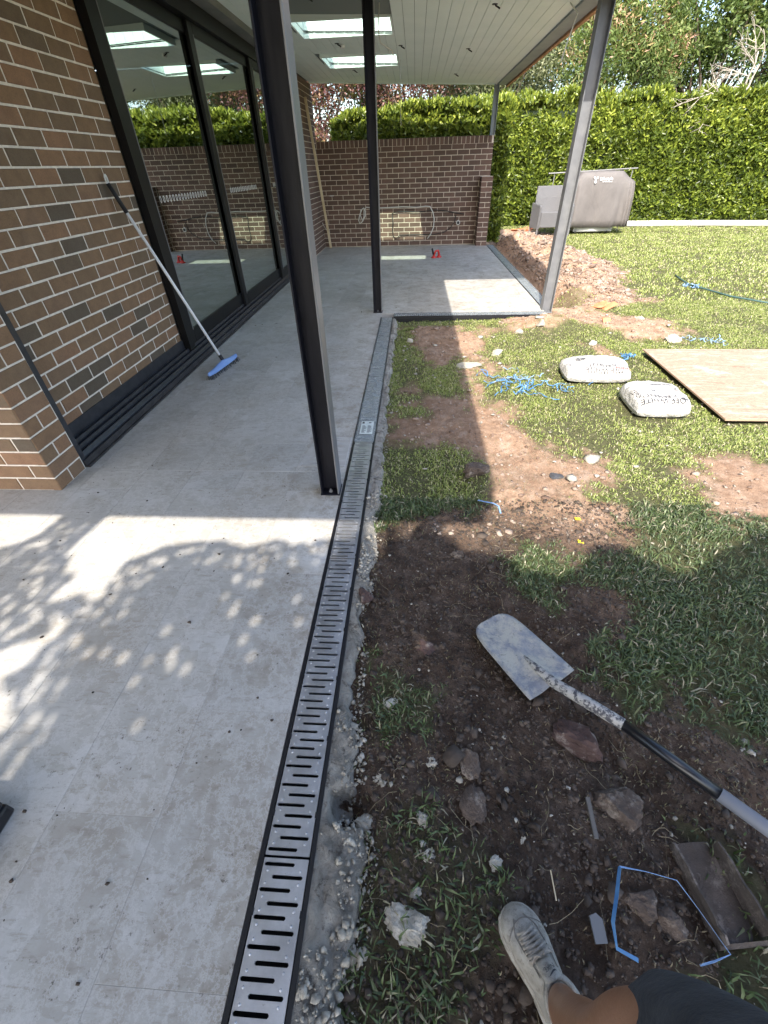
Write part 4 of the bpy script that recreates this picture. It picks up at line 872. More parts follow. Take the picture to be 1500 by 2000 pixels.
# ------------------------------------------------------------------ shovel
sh = empty('shovel', (0,0,0), 'long handled square shovel smeared with dried concrete lying on soil', 'shovel')
ax = Vector((.55,-.835,0)).normalized(); sd_ = Vector((.835,.55,0)); tipc = Vector((.318,1.072,-.012))
prof = [(0,.03),(.004,.052),(.012,.068),(.026,.082),(.048,.092),(.09,.098),(.15,.101),(.22,.104),(.3,.107),(.335,.107)]
rings = []
for u, hw in prof:
    row = []
    for k in range(13):
        s_ = -1+2*k/12; z = .012*(s_*s_)*(.4+u*2)+.02*math.exp(-(s_*4)**2)*sst(.12,.33,u)+.005+.02*u
        row.append(tipc+ax*u+sd_*(s_*max(hw,.002))+Vector((0,0,float(z))))
    rings.append(row)
m_sh, n, l, bb = M('smeared_steel'); g = texco(n, l); f = noise(n, l, g, 7, 9, .78, .3)
c = ramp(n, l, noise(n, l, g, 5, 5), [(.3,(.15,.16,.185)),(.7,(.23,.24,.265))]); c = mixc(n, l, ramp(n, l, f, [(.43,(0,0,0)),(.55,(.85,)*3)]), c, (.40,.375,.31)); c = mixc(n, l, ramp(n, l, noise(n, l, g, 70, 6, .75), [(.57,(0,0,0)),(.66,(.8,)*3)]), c, (.10,.095,.09))
l.new(c, bb.inputs['Base Color']); bb.inputs['Roughness'].default_value = .5; bb.inputs['Metallic'].default_value = .25; l.new(bump(n, l, f, .005), bb.inputs['Normal'])
ob = MB().loft(rings, cap=False, closed=False).build('blade', m_sh, sh, smooth=True); sm_ = ob.modifiers.new('solid','SOLIDIFY'); sm_.thickness = .003
hpts = [tipc+ax*.20+Vector((0,0,.014)), tipc+ax*.27+Vector((0,0,.027)), tipc+ax*.335+Vector((0,0,.04)), Vector((.585,.71,.055)), Vector((.665,.64,.068))]
m_sock, n, l, bb = M('splattered_handle'); g = texco(n, l); l.new(ramp(n, l, noise(n, l, g, 55, 6, .75), [(.44,(.05,.05,.06)),(.52,(.34,.33,.31))]), bb.inputs['Base Color']); bb.inputs['Roughness'].default_value = .7; l.new(bump(n, l, noise(n, l, g, 60, 5), .003), bb.inputs['Normal'])
ob = MB().tube(hpts, [.006,.014,.018,.019,.0185], 12).build('socket', m_sock, sh, smooth=True)
ob = MB().tube([Vector((.664,.641,.068)),Vector((.845,.455,.085))], .0165, 12).build('handle', m_black, sh, smooth=True)
ob = MB().tube([Vector((.844,.456,.085)),Vector((1.25,.04,.12))], .0185, 12).build('handle_sleeve', simple('grey_sleeve', (.28,.29,.33), .4), sh, smooth=True)

# ------------------------------------------------------------------ broom
br = empty('broom', (-1.72,3.76,0), 'blue headed broom leaning its white pole on the brick wall', 'broom')
c0 = Vector((-1.72,3.76,0)); top = Vector((-2.15,3.62,1.42)); foot = Vector((-1.745,3.9,.075))-Vector((0,.13,0)); foot = Vector((-1.745,3.83,.075))
g1 = foot+(top-foot)*.84; MB().tube([foot-c0, g1-c0], .0115, 10).build('pole', m_alu, br, smooth=True)
MB().tube([g1-c0, g1+(top-g1)*.8-c0], [.016,.014], 10).build('grip', m_grip, br, smooth=True)
rg = [g1+(top-g1)*.8-c0+Vector((.0,.013*math.cos(q),.022+.026*math.sin(q))) for q in np.linspace(-math.pi/2, 1.5*math.pi, 16)]
MB().tube(rg, .006, 6, cap=False).build('hanging_loop', m_white, br, smooth=True)
MB().tube([foot-c0+(foot-top).normalized()*.03, foot-c0-(foot-top).normalized()*.05], .016, 10).build('pole_socket', m_grip, br, smooth=True)
a = Vector((-.05,-.23,0)); e = Vector((.03,.27,0)); dirv = (e-a).normalized(); sv = dirv.cross(Vector((0,0,1)))
rings = []
for k in range(9):
    u = k/8; c = a+(e-a)*u; w = .028*(1-.6*abs(2*u-1)**5); hh = .03+.022*math.exp(-((u-.5)*5)**2)
    rings.append([c+sv*w+Vector((0,0,.035)), c+sv*w*.9+Vector((0,0,.035+hh*.6)), c+sv*w*.3+Vector((0,0,.035+hh)), c-sv*w*.3+Vector((0,0,.035+hh)), c-sv*w*.9+Vector((0,0,.035+hh*.6)), c-sv*w+Vector((0,0,.035))])
MB().loft(rings).build('broom_head', m_blue, br, smooth=False, bevel=.003)
b = MB()
for k in range(150):
    u = random.random(); q = random.uniform(-.024,.024); c = a+(e-a)*u+sv*q; b.tube([c+Vector((0,0,.036)), c+Vector((q*.6,random.uniform(-.012,.012),.001))], .0022, 3, cap=False)
b.build('bristles', simple('grey_bristle', (.06,.06,.065), .8), br)

# ------------------------------------------------------------------ text helper
def text_mesh(s, size, mat, name):
    cu = bpy.data.curves.new('t', 'FONT'); cu.body = s; cu.size = size; cu.align_x = 'CENTER'; cu.align_y = 'CENTER'; cu.resolution_u = 2
    o = bpy.data.objects.new('t', cu); COL.objects.link(o); dg = bpy.context.evaluated_depsgraph_get(); me = bpy.data.meshes.new_from_object(o.evaluated_get(dg)); bpy.data.objects.remove(o)
    me.name = name; me.materials.clear(); me.materials.append(mat)
    bm = bmesh.new(); bm.from_mesh(me); bmesh.ops.triangulate(bm, faces=bm.faces); 
    for _ in range(2): bmesh.ops.subdivide_edges(bm, edges=[e_ for e_ in bm.edges if e_.calc_length() > size*.25], cuts=1, use_grid_fill=False); bmesh.ops.triangulate(bm, faces=bm.faces)
    bm.to_mesh(me); bm.free(); return me
# ------------------------------------------------------------------ cement bags
def bag(loc, rz, a, bb_, h, seed, label, texts):
    h *= 1.12
    z0 = float(gh(loc[0],loc[1]))+.004; t = empty('cement_bag', (loc[0],loc[1],z0), label, 'cement bag', rz=rz)
    hb = h*.36
    def prof(u, v): return (np.clip(1-np.abs(u)**4,0,1)*np.clip(1-np.abs(v)**4,0,1))**.27
    def ztop(x, y):
        f = prof(x/a, y/bb_); w = fbm(x*1., y*1., 8, 4, seed)*.02+(1-np.abs(fbm(x, y, 9, 3, seed+5)))**4*.012; return hb+(h-hb)*f+w*f**.7+.018*fbm(x,y,3,2,seed+9)*f
    g = np.linspace(-1,1,47); gg = np.sign(g)*np.abs(g)**.7; U, Vv = np.meshgrid(gg, gg, indexing='ij'); Xb = U*a*(1-.05*np.abs(Vv)**3); Yb = Vv*bb_*(1-.07*np.abs(U)**3)
    zt = ztop(Xb/(1-.05*np.abs(Vv)**3), Yb/(1-.07*np.abs(U)**3)); zb_ = hb-hb*prof(U, Vv)**1.0
    n_ = 47; idx = np.arange(n_*n_).reshape(n_,n_); F1 = np.stack([idx[:-1,:-1],idx[1:,:-1],idx[1:,1:],idx[:-1,1:]],-1).reshape(-1,4); F2 = F1[:,::-1]+n_*n_
    V = np.concatenate([np.stack([Xb,Yb,zt],-1).reshape(-1,3), np.stack([Xb,Yb,np.minimum(zb_,zt-.0005)],-1).reshape(-1,3)])
    link('paper_sack', npmesh('paper_sack', V, np.concatenate([F1,F2]), m_bag, smooth=True), t)
    for s, size, cx, cy, rot, mat in texts:
        me = text_mesh(s, size, mat, 'printed_text') if isinstance(s, str) else s
        for v in me.vertices:
            p = Matrix.Rotation(rot,2)@Vector((v.co.x, v.co.y)); x, y = p.x+cx, p.y+cy; x = max(-a*.97,min(a*.97,x)); y = max(-bb_*.985,min(bb_*.985,y)); v.co = (x, y, float(ztop(np.array(x),np.array(y)))+.0028)
        link('printed_text', me, t)
    return t
def bar(w, h_, mat, nx_=12):
    b = MB(); 
    for i in range(nx_): b.add([(-w/2+w*i/nx_,-h_/2,0),(-w/2+w*(i+1)/nx_,-h_/2,0),(-w/2+w*(i+1)/nx_,h_/2,0),(-w/2+w*i/nx_,h_/2,0)],[(0,1,2,3)])
    return b.mesh('printed_bar', mat)
def barcode(w, h_, mat):
    b = MB(); x = -w/2
    while x < w/2: q = random.uniform(.002,.006); b.add([(x,-h_/2,0),(x+q,-h_/2,0),(x+q,h_/2,0),(x,h_/2,0)],[(0,1,2,3)]); x += q+random.uniform(.002,.005)
    return b.mesh('printed_barcode', mat)
pi = math.pi
bag((1.56,3.70), -.06, .265, .175, .125, 3, 'white cement bag lying sideways, left of the pair, blue strap at its end', [
    ('OFF WHITE',.058,.03,-.155,pi,m_print),('CEMENT',.058,.02,-.10,pi,m_print),('CEMENT',.04,.195,-.12,pi,m_redprint),(bar(.012,.1,m_greyprint,2),0,.13,-.12,0,None),(bar(.012,.1,m_greyprint,2),0,.1,.09,.1,None),
    (bar(.016,.09,m_greyprint,2),0,-.21,-.1,.5,None),('OFF WHITE CEMENT',.02,-.1,.08,.05,m_greyprint),(barcode(.08,.04,m_print),0,-.12,.04,.2,None)])
bag((1.80,3.09), -.03, .19, .20, .125, 9, 'white cement bag with black print, right of the pair beside the plywood', [
    ('OFF WHITE',.058,-.02,-.165,pi,m_print),('CEMENT',.056,-.02,-.108,pi,m_print),(barcode(.05,.028,m_print),0,.13,-.15,0,None),('CEMENT',.036,-.165,-.07,-pi/2+.2,m_print),
    (bar(.2,.008,m_print),0,.02,.075,.06,None),('OOOOO',.036,.06,.09,pi,m_greyprint),(bar(.012,.07,m_greyprint,2),0,-.165,.04,-1.1,None),('OFF WHITE CEMENT',.015,.11,-.04,pi,m_greyprint),
    ('20kg',.034,.13,.01,pi/2,m_print),(bar(.03,.02,m_print,3),0,-.03,.0,0,None),(bar(.03,.014,m_greyprint,3),0,.0,-.04,0,None),('N',.04,-.09,.11,pi,m_print)])

# ------------------------------------------------------------------ plywood sheet
o = MB().box(-.62,.62,-.715,.715,0,.012).build('plywood_sheet', m_ply, bevel=.001); o.location = (2.80,3.52,-.012); o.rotation_euler = (.004,.006,-.012)
tag(o, 'weathered plywood sheet splashed with mortar lying on the lawn', 'plywood sheet')
e_ = MB().box(-.622,.622,-.718,-.7152,0,.0115).box(-.623,-.6202,-.715,.715,0,.0115).build('sheet_edge', m_plyedge, o)

# ------------------------------------------------------------------ blue straps, hose, small finds
def tangle(cx, cy, rx, ry, n, w, mat, name, label, zmax=.05, seed=1):
    rr = random.Random(seed); b = MB()
    for i in range(n):
        a = rr.uniform(0,6.28); x = cx+rr.gauss(0,rx*.4); y = cy+rr.gauss(0,ry*.4); L = rr.uniform(.4,1.3)*rx; pts = []; nr = []
        ph = rr.uniform(0,3)
        for k in range(9):
            pts.append((x,y,float(gh(x,y))+.012+abs(math.sin(ph+k*.5))*rr.uniform(.3,1)*zmax)); x += math.cos(a)*L/8; y += math.sin(a)*L/8; a += rr.gauss(0,.5); nr.append((rr.gauss(0,.5),rr.gauss(0,.5),1))
        b.ribbon(pts, w, .001, nr)
    o = b.build(name, mat); tag(o, label, 'strap'); return o
tangle(.86,3.5,.26,.16,22,.008,m_strap,'strap_tangle','dense tangle of blue strapping on the grass, left of the bags',.05,2)
tangle(.95,3.68,.2,.1,10,.008,m_paleblue,'strap_tangle','pale loops of strapping on top of the larger blue tangle',.04,12)
tangle(1.27,3.46,.2,.08,7,.007,m_strap,'strap_tangle','thin trail of blue strap ends lying against the left cement bag',.03,3)
tangle(1.33,3.72,.07,.05,6,.012,m_strap,'strap_tangle','small knot of blue strap behind the left cement bag end',.04,4)
tangle(2.02,4.16,.09,.06,7,.014,m_strap,'strap_tangle','small blue strap scrap near the plywood corner',.04,5)
tangle(3.02,4.6,.2,.16,9,.007,m_paleblue,'strap_tangle','loose pale blue strap loops beyond the plywood',.04,6)
tangle(3.95,6.95,.16,.08,10,.014,m_paleblue,'strap_tangle','pale blue tape wound round the garden hose',.05,7)
ht = [(4.06,7.69),(3.96,7.07),(3.98,6.87),(4.03,6.73),(4.12,6.28),(4.37,5.97),(4.66,5.86),(5.4,5.7),(6.2,5.9)]
ht = [tuple(np.array(ht[i])*(1-t)+np.array(ht[i+1])*t) for i in range(len(ht)-1) for t in (0,.33,.66)]
o = MB().tube([(x,y,float(gh(x,y))+.035) for x,y in ht], .011, 8).build('garden_hose', m_hose, smooth=True); tag(o, 'thin dark green garden hose curving over the lawn', 'hose')
zg = lambda x, y, d=.0: float(gh(x,y))+d
pts = [(.55,.14,zg(.55,.14,.008)),(.50,.155,zg(.5,.16,.03)),(.505,.2,zg(.5,.2,.035)),(.53,.25,zg(.53,.25,.04)),(.555,.305,zg(.55,.3,.045)),(.62,.30,zg(.62,.3,.04)),(.70,.29,zg(.7,.29,.035)),(.73,.24,zg(.73,.24,.03)),(.76,.16,zg(.76,.16,.03)),(.72,.147,zg(.72,.15,.02)),(.69,.14,zg(.69,.14,.006))]
nr = [(0,0,1),(.6,-.2,.8),(-.5,.1,.85),(-.5,.1,.85),(-.7,.1,.5),(0,.9,.35),(.2,.9,.35),(.7,.2,.5),(.6,.1,.6),(0,.5,.8),(0,0,1)]
o = MB().ribbon(pts[:5], .0085, .0012, nr[:5]).build('strap_loop', m_strap); tag(o, 'bent loop of blue packing strap standing on soil right of the shoe', 'strap')
ob = MB().ribbon(pts[4:], .004, .0012, nr[4:]).build('strap_tail', m_paleblue, o)
o = MB().ribbon([(.37,1.87,zg(.37,1.87,.03)),(.41,1.85,zg(.41,1.85,.035)),(.45,1.845,zg(.45,1.85,.03)),(.475,1.82,zg(.47,1.82,.03)),(.48,1.77,zg(.48,1.77,.02))], .008, .001).build('strap_scrap', m_paleblue); tag(o, 'short bent blue strap scrap crossing the roof shade edge', 'strap')
for (x, y, a, lab) in ((.864,1.73,.1,'upper of two yellow plastic strips on bare dirt'),(.836,1.57,-.1,'lower of two yellow plastic strips on bare dirt')):
    o = MB().box(-.014,.014,-.008,.008,0,.003).box(-.014,-.011,-.008,.008,.003,.007).build('plastic_strip', m_yel); o.location = (x,y,zg(x,y,.012)); o.rotation_euler = (0,.1,a); tag(o, lab, 'plastic strip')
def shards(x, y, r, n, name, label, mat, seed):
    rr = random.Random(seed); b = MB()
    for i in range(n):
        a0 = rr.uniform(0,6.28); cx, cy = x+rr.gauss(0,r*.35), y+rr.gauss(0,r*.25); q = r*rr.uniform(.25,.55); tl = Vector((rr.gauss(0,.35),rr.gauss(0,.35),1)).normalized(); z = zg(cx,cy,.03)
        top = []
        m = rr.randint(4,6)
        for k in range(m): a = a0+k*6.28/m; dx, dy = q*rr.uniform(.7,1.2)*math.cos(a), q*rr.uniform(.4,.9)*math.sin(a); top.append((cx+dx, cy+dy, z-(tl.x*dx+tl.y*dy)))
        b.loft([[(p[0],p[1],p[2]-.012) for p in top], top])
    o = b.build(name, mat, bevel=.002); tag(o, label, 'terracotta'); return o
shards(2.42,5.95,.22,5,'terracotta_shard','largest orange terracotta shards on the soil right of the sunlit post',m_terra,3)
shards(3.05,8.5,.14,2,'terracotta_shard','orange terracotta shard on the heap farther back',m_terra,4)
shards(2.2,5.28,.12,2,'terracotta_shard','small orange terracotta shard on the near soil heap',m_terra,5)
shards(2.98,14.0,.42,14,'terracotta_shard','pile of broken orange terracotta at the foot of the hedge beside the chair',m_terra,8)
o = MB().box(-.115,.115,-.055,.055,0,.076).build('loose_brick', m_rockred, bevel=.004); o.location = (4.72,6.05,zg(4.7,6.05,.02)); o.rotation_euler = (0,.05,.5); tag(o, 'single reddish brick on the lawn at right edge', 'brick')
rock('slate_chip', .87,2.14,(.06,.04,.012),simple('dark_slate',(.06,.06,.065),.6),'flat dark slate chip on the sunlit bare dirt','stone',seed=77)
o = MB().prism([(-.028,-.036),(.012,-.036),(.018,.02),(.002,.036),(-.022,.03)],0,.006).build('tile_offcut', simple('pale_ceramic',(.15,.15,.155),.6)); o.scale = (.75,.75,1); o.location = (.475,.19,zg(.475,.19,.012)); o.rotation_euler = (.05,.08,.1); tag(o, 'pale ceramic tile offcut beside the blue strap', 'tile piece')
o = MB().box(-.006,.006,-.05,.05,0,.008).build('timber_peg', simple('grey_wood',(.12,.11,.1),.8), bevel=.001); o.location = (.53,.42,zg(.53,.42,.008)); o.rotation_euler = (.04,0,-.05); tag(o, 'thin grey timber peg lying left of the big grey rock', 'peg')
o = MB().box(-.0015,.0015,-.03,.03,0,.002).build('straw', m_timber); o.location = (.385,.265,zg(.385,.265,.014)); tag(o, 'single pale straw on the soil above the shoe', 'straw')
# broken channel piece
ch = empty('broken_channel', (.80,.28,zg(.8,.28)), 'broken earth caked U shaped drain channel at the lower right', 'channel', rz=.12)
m_chan = rock_mat('caked_metal', (.045,.034,.028), (.1,.08,.068), (.2,.17,.15))
def jag(x, y0, y1, h0, h1, t, n=12):
    rr = random.Random(int(x*1000)); r1 = []; 
    for k in range(n+1):
        y = y0+(y1-y0)*k/n; h = h0+(h1-h0)*k/n+rr.uniform(-.006,.004); r1.append([(x-t,y,0),(x+t,y,0),(x+t*.6,y,h),(x-t*.6,y,h)])
    return MB().loft(r1)
jag(-.055,-.10,.10,.07,.045,.0045).build('side_wall', m_chan, ch); jag(.055,-.09,.09,.085,.06,.0045).build('side_wall', m_chan, ch)
b = MB(); b.loft([[(-.06,-.1+.2*k/8,.0+random.uniform(0,.003)),(.06,-.1+.2*k/8,.0),(.06,-.1+.2*k/8,.012),(0,-.1+.2*k/8,.02+random.uniform(0,.006)),(-.06,-.1+.2*k/8,.014)] for k in range(9)]).build('channel_floor', m_chan, ch)
b = MB(); b.loft([[(-.06+.12*k/8,-.106,.0),(-.06+.12*k/8,-.096,.0),(-.06+.12*k/8,-.097,.03+random.uniform(0,.015)),(-.06+.12*k/8,-.105,.03)] for k in range(9)]).build('end_wall', m_chan, ch)
# scratched adhesive patch beside near post
ap = empty('adhesive_patch', (-.53,2.36,.0015), 'patch of combed dried tile adhesive beside the nearest post', 'adhesive')
MB().prism([(-.16,-.19),(.13,-.19),(.135,.17),(-.11,.19)],0,.0015).build('skim_coat', simple('adhesive',(.42,.41,.39),.9,col2=(.5,.49,.47),nscale=20), ap)
b = MB()
for i in range(26):
    y0 = -.185+i*.014; b.tube([(-.145+.01*math.sin(i),y0,.002),(-.05,y0+.004*math.sin(i*2.),.0025),(.04,y0+.008*math.sin(i*1.3),.0022),(.125,y0-.003,.002)], .0022, 4)
b.build('comb_ridges', simple('adhesive_ridge',(.3,.29,.27),.9), ap)
# fallen leaves and grit on the paving
n = 170; xx = rng.uniform(-1.9,-.42,n); yy = rng.uniform(.02,2.4,n)**1.0; k = rng.uniform(0,1,n) < .4+.6*sst(0,.3,fbm(xx,yy,3,2,5)); xx, yy = xx[k], yy[k]; n = len(xx); r = rng.exponential(.0016,n)+.0012
V = ICOV[None]*(1+rng.normal(0,.25,(n,len(ICOV),1)))*r[:,None,None]*np.array([1.2,1,.5])+np.stack([xx,yy,r*.3],1)[:,None,:]
tag(link('dirt_specks', npmesh('dirt_specks', V.reshape(-1,3), (ICOF[None]+(np.arange(n)*len(ICOV))[:,None,None]).reshape(-1,3), m_clod)), 'dark soil specks and grit dropped on the near paving', 'grit', kind='stuff')
n = 60; xx = rng.uniform(-1.9,1.4,n); yy = rng.uniform(2.5,10.8,n); k = (xx < -.45)|(yy > 5.8); xx, yy = xx[k], yy[k]; n = len(xx)
tag(link('fallen_leaves', leaf_mesh('fallen_leaves', np.stack([xx,yy,np.full(n,.004)],1), rng.normal(size=(n,3))*[1,1,.05], np.array([[0,0,1.]]*n)+rng.normal(size=(n,3))*.1, rng.uniform(.015,.045,n), rng.uniform(.01,.02,n), leaf_mat('dead_leaf',[(0,(.05,.035,.025)),(1,(.12,.09,.06))],.7,.1), rng.uniform(0,1,n))), 'dead leaves scattered across the farther paving', 'leaves', kind='stuff')

# ------------------------------------------------------------------ far end: timber, cables, outlet, tool
tb = MB(); p0, p1 = Vector((-1.87,11.12,0)), Vector((-2.0,10.55,2.42)); dd = (p1-p0).normalized(); s1 = Vector((1,0,0)); s1 = (s1-s1.dot(dd)*dd).normalized(); s2 = dd.cross(s1)
tb.loft([[q+s1*a*.022+s2*c*.022 for a, c in ((-1,-1),(1,-1),(1,1),(-1,1))] for q in (p0+Vector((0,0,.02)), p1)])
o = tb.build('timber_batten', m_timber, bevel=.002); tag(o, 'pale square timber batten leaning in the corner by the far wall', 'timber')
def lift(pts): return [(x, 11.33-.006*(i % 3), z) for i, (x, _, z) in enumerate(pts)]
wl_ = [(-1.151,0,.687),(-1.201,0,.603),(-1.229,0,.504),(-1.211,0,.441),(-1.148,0,.477),(-1.082,0,.575),(-1.068,0,.661),(-1.104,0,.723),(-1.166,0,.688),(-1.19,0,.6),(-1.15,0,.5),(-1.11,0,.56),(-1.1,0,.68),(-1.052,0,.734),(-.91,0,.718),(-.671,0,.713),(-.256,0,.723),(.04,0,.708),(.246,0,.721),(.334,0,.714),(.397,0,.616),(.433,0,.492),(.425,0,.342),(.37,0,.216),(.297,0,.127)]
o = MB().tube([(x,y-.012,z) for x,y,z in lift(wl_)], .0095, 7).build('white_cable', m_cable, smooth=True); tag(o, 'white cable looped and strung along the far brick wall', 'cable')
b1 = [(-.489,0,.611),(-.315,0,.644),(.042,0,.624),(.219,0,.632),(.396,0,.652),(.632,0,.635),(.87,0,.593),(1.079,0,.564)]
o = MB().tube(lift(b1), .0085, 7).build('black_cable', m_rubber, smooth=True); tag(o, 'black cable along far brick wall, upper run', 'cable')
b2 = [(.903,0,.555),(.877,0,.433),(.802,0,.322),(.657,0,.236),(.477,0,.209),(.203,0,.207),(-.133,0,.206),(-.316,0,.205),(-.394,0,.141),(-.47,0,.182),(-.484,0,.285),(-.473,0,.462),(-.489,0,.611)]
o = MB().tube(lift(b2), .0085, 7).build('black_cable', m_rubber, smooth=True); tag(o, 'black cable sagging low along the far brick wall', 'cable')
ou = empty('wall_outlet', (.959,11.34,.411), 'round white pipe outlet with black centre in the far wall', 'outlet')
def ycyl(r0, r1, ya, yb, n=16): return MB().loft([[(r*math.cos(2*pi*k/n),y,r*math.sin(2*pi*k/n)) for k in range(n)] for r, y in ((r0,ya),(r1,yb))])
ycyl(.045,.042,0,-.03).build('pipe_collar', m_cable, ou); ycyl(.028,.028,-.031,-.036).build('pipe_bore', m_rubber, ou)
o = MB().box(-.045,.045,-.006,0,-.008,.008).build('wall_tag', m_cable); o.location = (-1.79,11.342,.95); tag(o, 'small pale tag on the far brick wall near left corner', 'tag')
dangling([(-1.99,11.0,.5),(-1.96,11.05,.42),(-1.92,11.1,.35),(-1.9,11.12,.28)], .006, m_cable, 'cable_stub', 'short pale cable stub at the left corner of far wall', 'cable')
rt = empty('red_tool', (.42,9.62,0), 'red tile suction lifter with black handle on the far paving', 'tool')
MB().lathe([(.05,0),(.055,.012),(.03,.03),(.02,.06)],14,(-.03,0,0)).build('suction_cup', m_red, rt, smooth=True); MB().lathe([(.05,0),(.055,.012),(.03,.03),(.02,.06)],14,(.07,.05,0)).build('suction_cup', m_red, rt, smooth=True)
MB().tube([(-.03,0,.05),(0,.01,.11),(.05,.035,.12),(.07,.05,.05)],.02,8).build('handle', m_red, rt, smooth=True); MB().tube([(-.04,0,.06),(-.07,-.01,.16)],.018,8).build('lever', m_rubber, rt, smooth=True)
# tool case just inside the left frame edge
tc = empty('tool_case', (-1.20,.24,0), 'black tool case corner at the lower left paving', 'case'); MB().box(-.16,.075,-.11,.11,0,.05).build('case_body', m_black, tc, bevel=.01, seg=2); MB().box(-.158,.073,-.108,.108,.052,.08).build('case_lid', m_black, tc, bevel=.01, seg=2)

# ------------------------------------------------------------------ barbecue, chair, pipe
bq = empty('covered_barbecue', (4.45,13.2,zg(4.45,13.2)), 'barbecue under a fitted grey cover in front of the hedge', 'barbecue', rz=-.06)
def ring_cov(hw, hd, z, xo=0, fold=0, seed=0, n=72):
    out = []
    for k in range(n):
        a = 2*pi*k/n; ca, sa = math.cos(a), math.sin(a); x = hw*math.copysign(abs(ca)**.32, ca)+xo; y = hd*math.copysign(abs(sa)**.32, sa)
        f = fold*(.045*math.sin(a*17+1.3)+.035*math.sin(a*29+.5)+.06*float(fbm(x*1.0+3, z*.3, 2.2, 3, seed)))
        y += -f if sa < 0 else f; out.append((x, y, z+(.012*math.sin(a*9)*fold if z < .3 else 0)))
    return out
rings = [ring_cov(.80,.33,.16,0,1),ring_cov(.80,.33,.3,0,1),ring_cov(.79,.32,.5,0,.9),ring_cov(.78,.31,.7,0,.7),ring_cov(.765,.30,.88,0,.45),ring_cov(.75,.29,.99,0,.2),ring_cov(.735,.285,1.035,0,.05),ring_cov(.60,.27,1.12,-.02,0),ring_cov(.50,.25,1.205,-.03,0),ring_cov(.47,.22,1.235,-.03,0),ring_cov(.3,.1,1.245,-.03,0)]
MB().loft(rings).build('fabric_cover', m_cover, bq, smooth=True)
MB().box(-.46,.46,-.25,.25,.06,.2).build('cart_base', simple('grey_panel',(.3,.31,.29),.5), bq, bevel=.006); MB().box(-.38,.38,-.254,-.2505,.085,.175).build('cart_drawer', simple('pale_panel',(.4,.41,.38),.5), bq)
for x in (-.4,.35): MB().loft([[(x+d_,-.2+.055*math.cos(q*pi/7),.055+.055*math.sin(q*pi/7)) for q in range(14)] for d_ in (-.015,.015)]).build('castor', m_rubber, bq)
tm = text_mesh('Lifestyle', .088, m_whiteprint, 'cover_logo'); o = link('cover_logo', tm, bq, (.04,-.305,1.10)); o.rotation_euler = (math.radians(78),0,0)
tm = text_mesh('OUTDOOR LIVING', .026, m_whiteprint, 'cover_logo'); o = link('cover_logo', tm, bq, (.07,-.312,1.045)); o.rotation_euler = (math.radians(78),0,0)
b = MB()
for cx, cz_, r in ((0,0,.024),(.035,.035,.017),(-.03,.04,.02),(.0,-.045,.026)): b.loft([[(cx+r*math.cos(q*pi/5),0,cz_+r*math.sin(q*pi/5)) for q in range(10)],[(cx+r*.9*math.cos(q*pi/5),-.003,cz_+r*.9*math.sin(q*pi/5)) for q in range(10)]])
o = b.build('cover_emblem', m_whiteprint, bq); o.location = (-.2,-.306,1.09); o.rotation_euler = (-.2,0,0)
chz = zg(3.25,13.0)
wc = empty('wicker_chair', (3.38,13.0,chz), 'grey wicker armchair partly behind the sunlit steel post', 'chair', rz=.12)
def prism_x(pts, x0, x1): return MB().loft([[(x0,y,z) for y,z in pts],[(x1,y,z) for y,z in pts]])
prism_x([(-.3,.18),(-.3,.5),(.28,.46),(.28,.18)],-.37,.37).build('seat', m_wick, wc, bevel=.015)
b = MB(); b.loft([[(-.35,.22,.4),(.35,.22,.4),(.35,.27,.4),(-.35,.27,.4)],[(-.34,.30,.75),(.34,.30,.75),(.34,.35,.75),(-.34,.35,.75)],[(-.31,.37,.98),(.31,.37,.98),(.31,.42,.98),(-.31,.42,.98)]]).build('backrest', m_wick, wc, bevel=.01)
for s in (-1,1):
    prism_x([(-.3,.15),(-.3,.6),(-.26,.64),(.3,.66),(.3,.15)], *(sorted((s*.375,s*.42)))).build('arm', m_wick, wc, bevel=.012)
    for y in (-.27,.26): MB().tube([(s*.40,y,.16),(s*.40,y,.0)],[.022,.015],8).build('leg', m_steelG, wc)
o = MB().tube([(3.25,13.45,1.17),(5.3,13.35,1.22)], .013, 8).build('metal_bar', m_steelG); tag(o, 'thin grey metal bar behind the top of the barbecue cover', 'bar')
ob = MB().tube([(3.4,13.46,1.17),(3.4,13.46,-.1)],.01,6).tube([(5.2,13.38,1.2),(5.2,13.38,-.1)],.01,6).build('bar_leg', m_steelG, o)
pipe_pts = [(4.9,14.42),(6.0,14.3),(7.5,13.93),(9.04,13.58),(12,12.9)]
o = MB().tube([(x,y-.05,zg(x,y,.075)) for x,y in pipe_pts], .068, 12).build('white_pipe', m_pipe, smooth=True); tag(o, 'long white plastic pipe lying along the foot of the hedge', 'pipe')
ob = MB().tube([(7.2,13.955,zg(7.2,14,.078)),(7.38,13.91,zg(7.38,14,.078))],.076,12).build('pipe_joint', m_pipe, o, smooth=True)

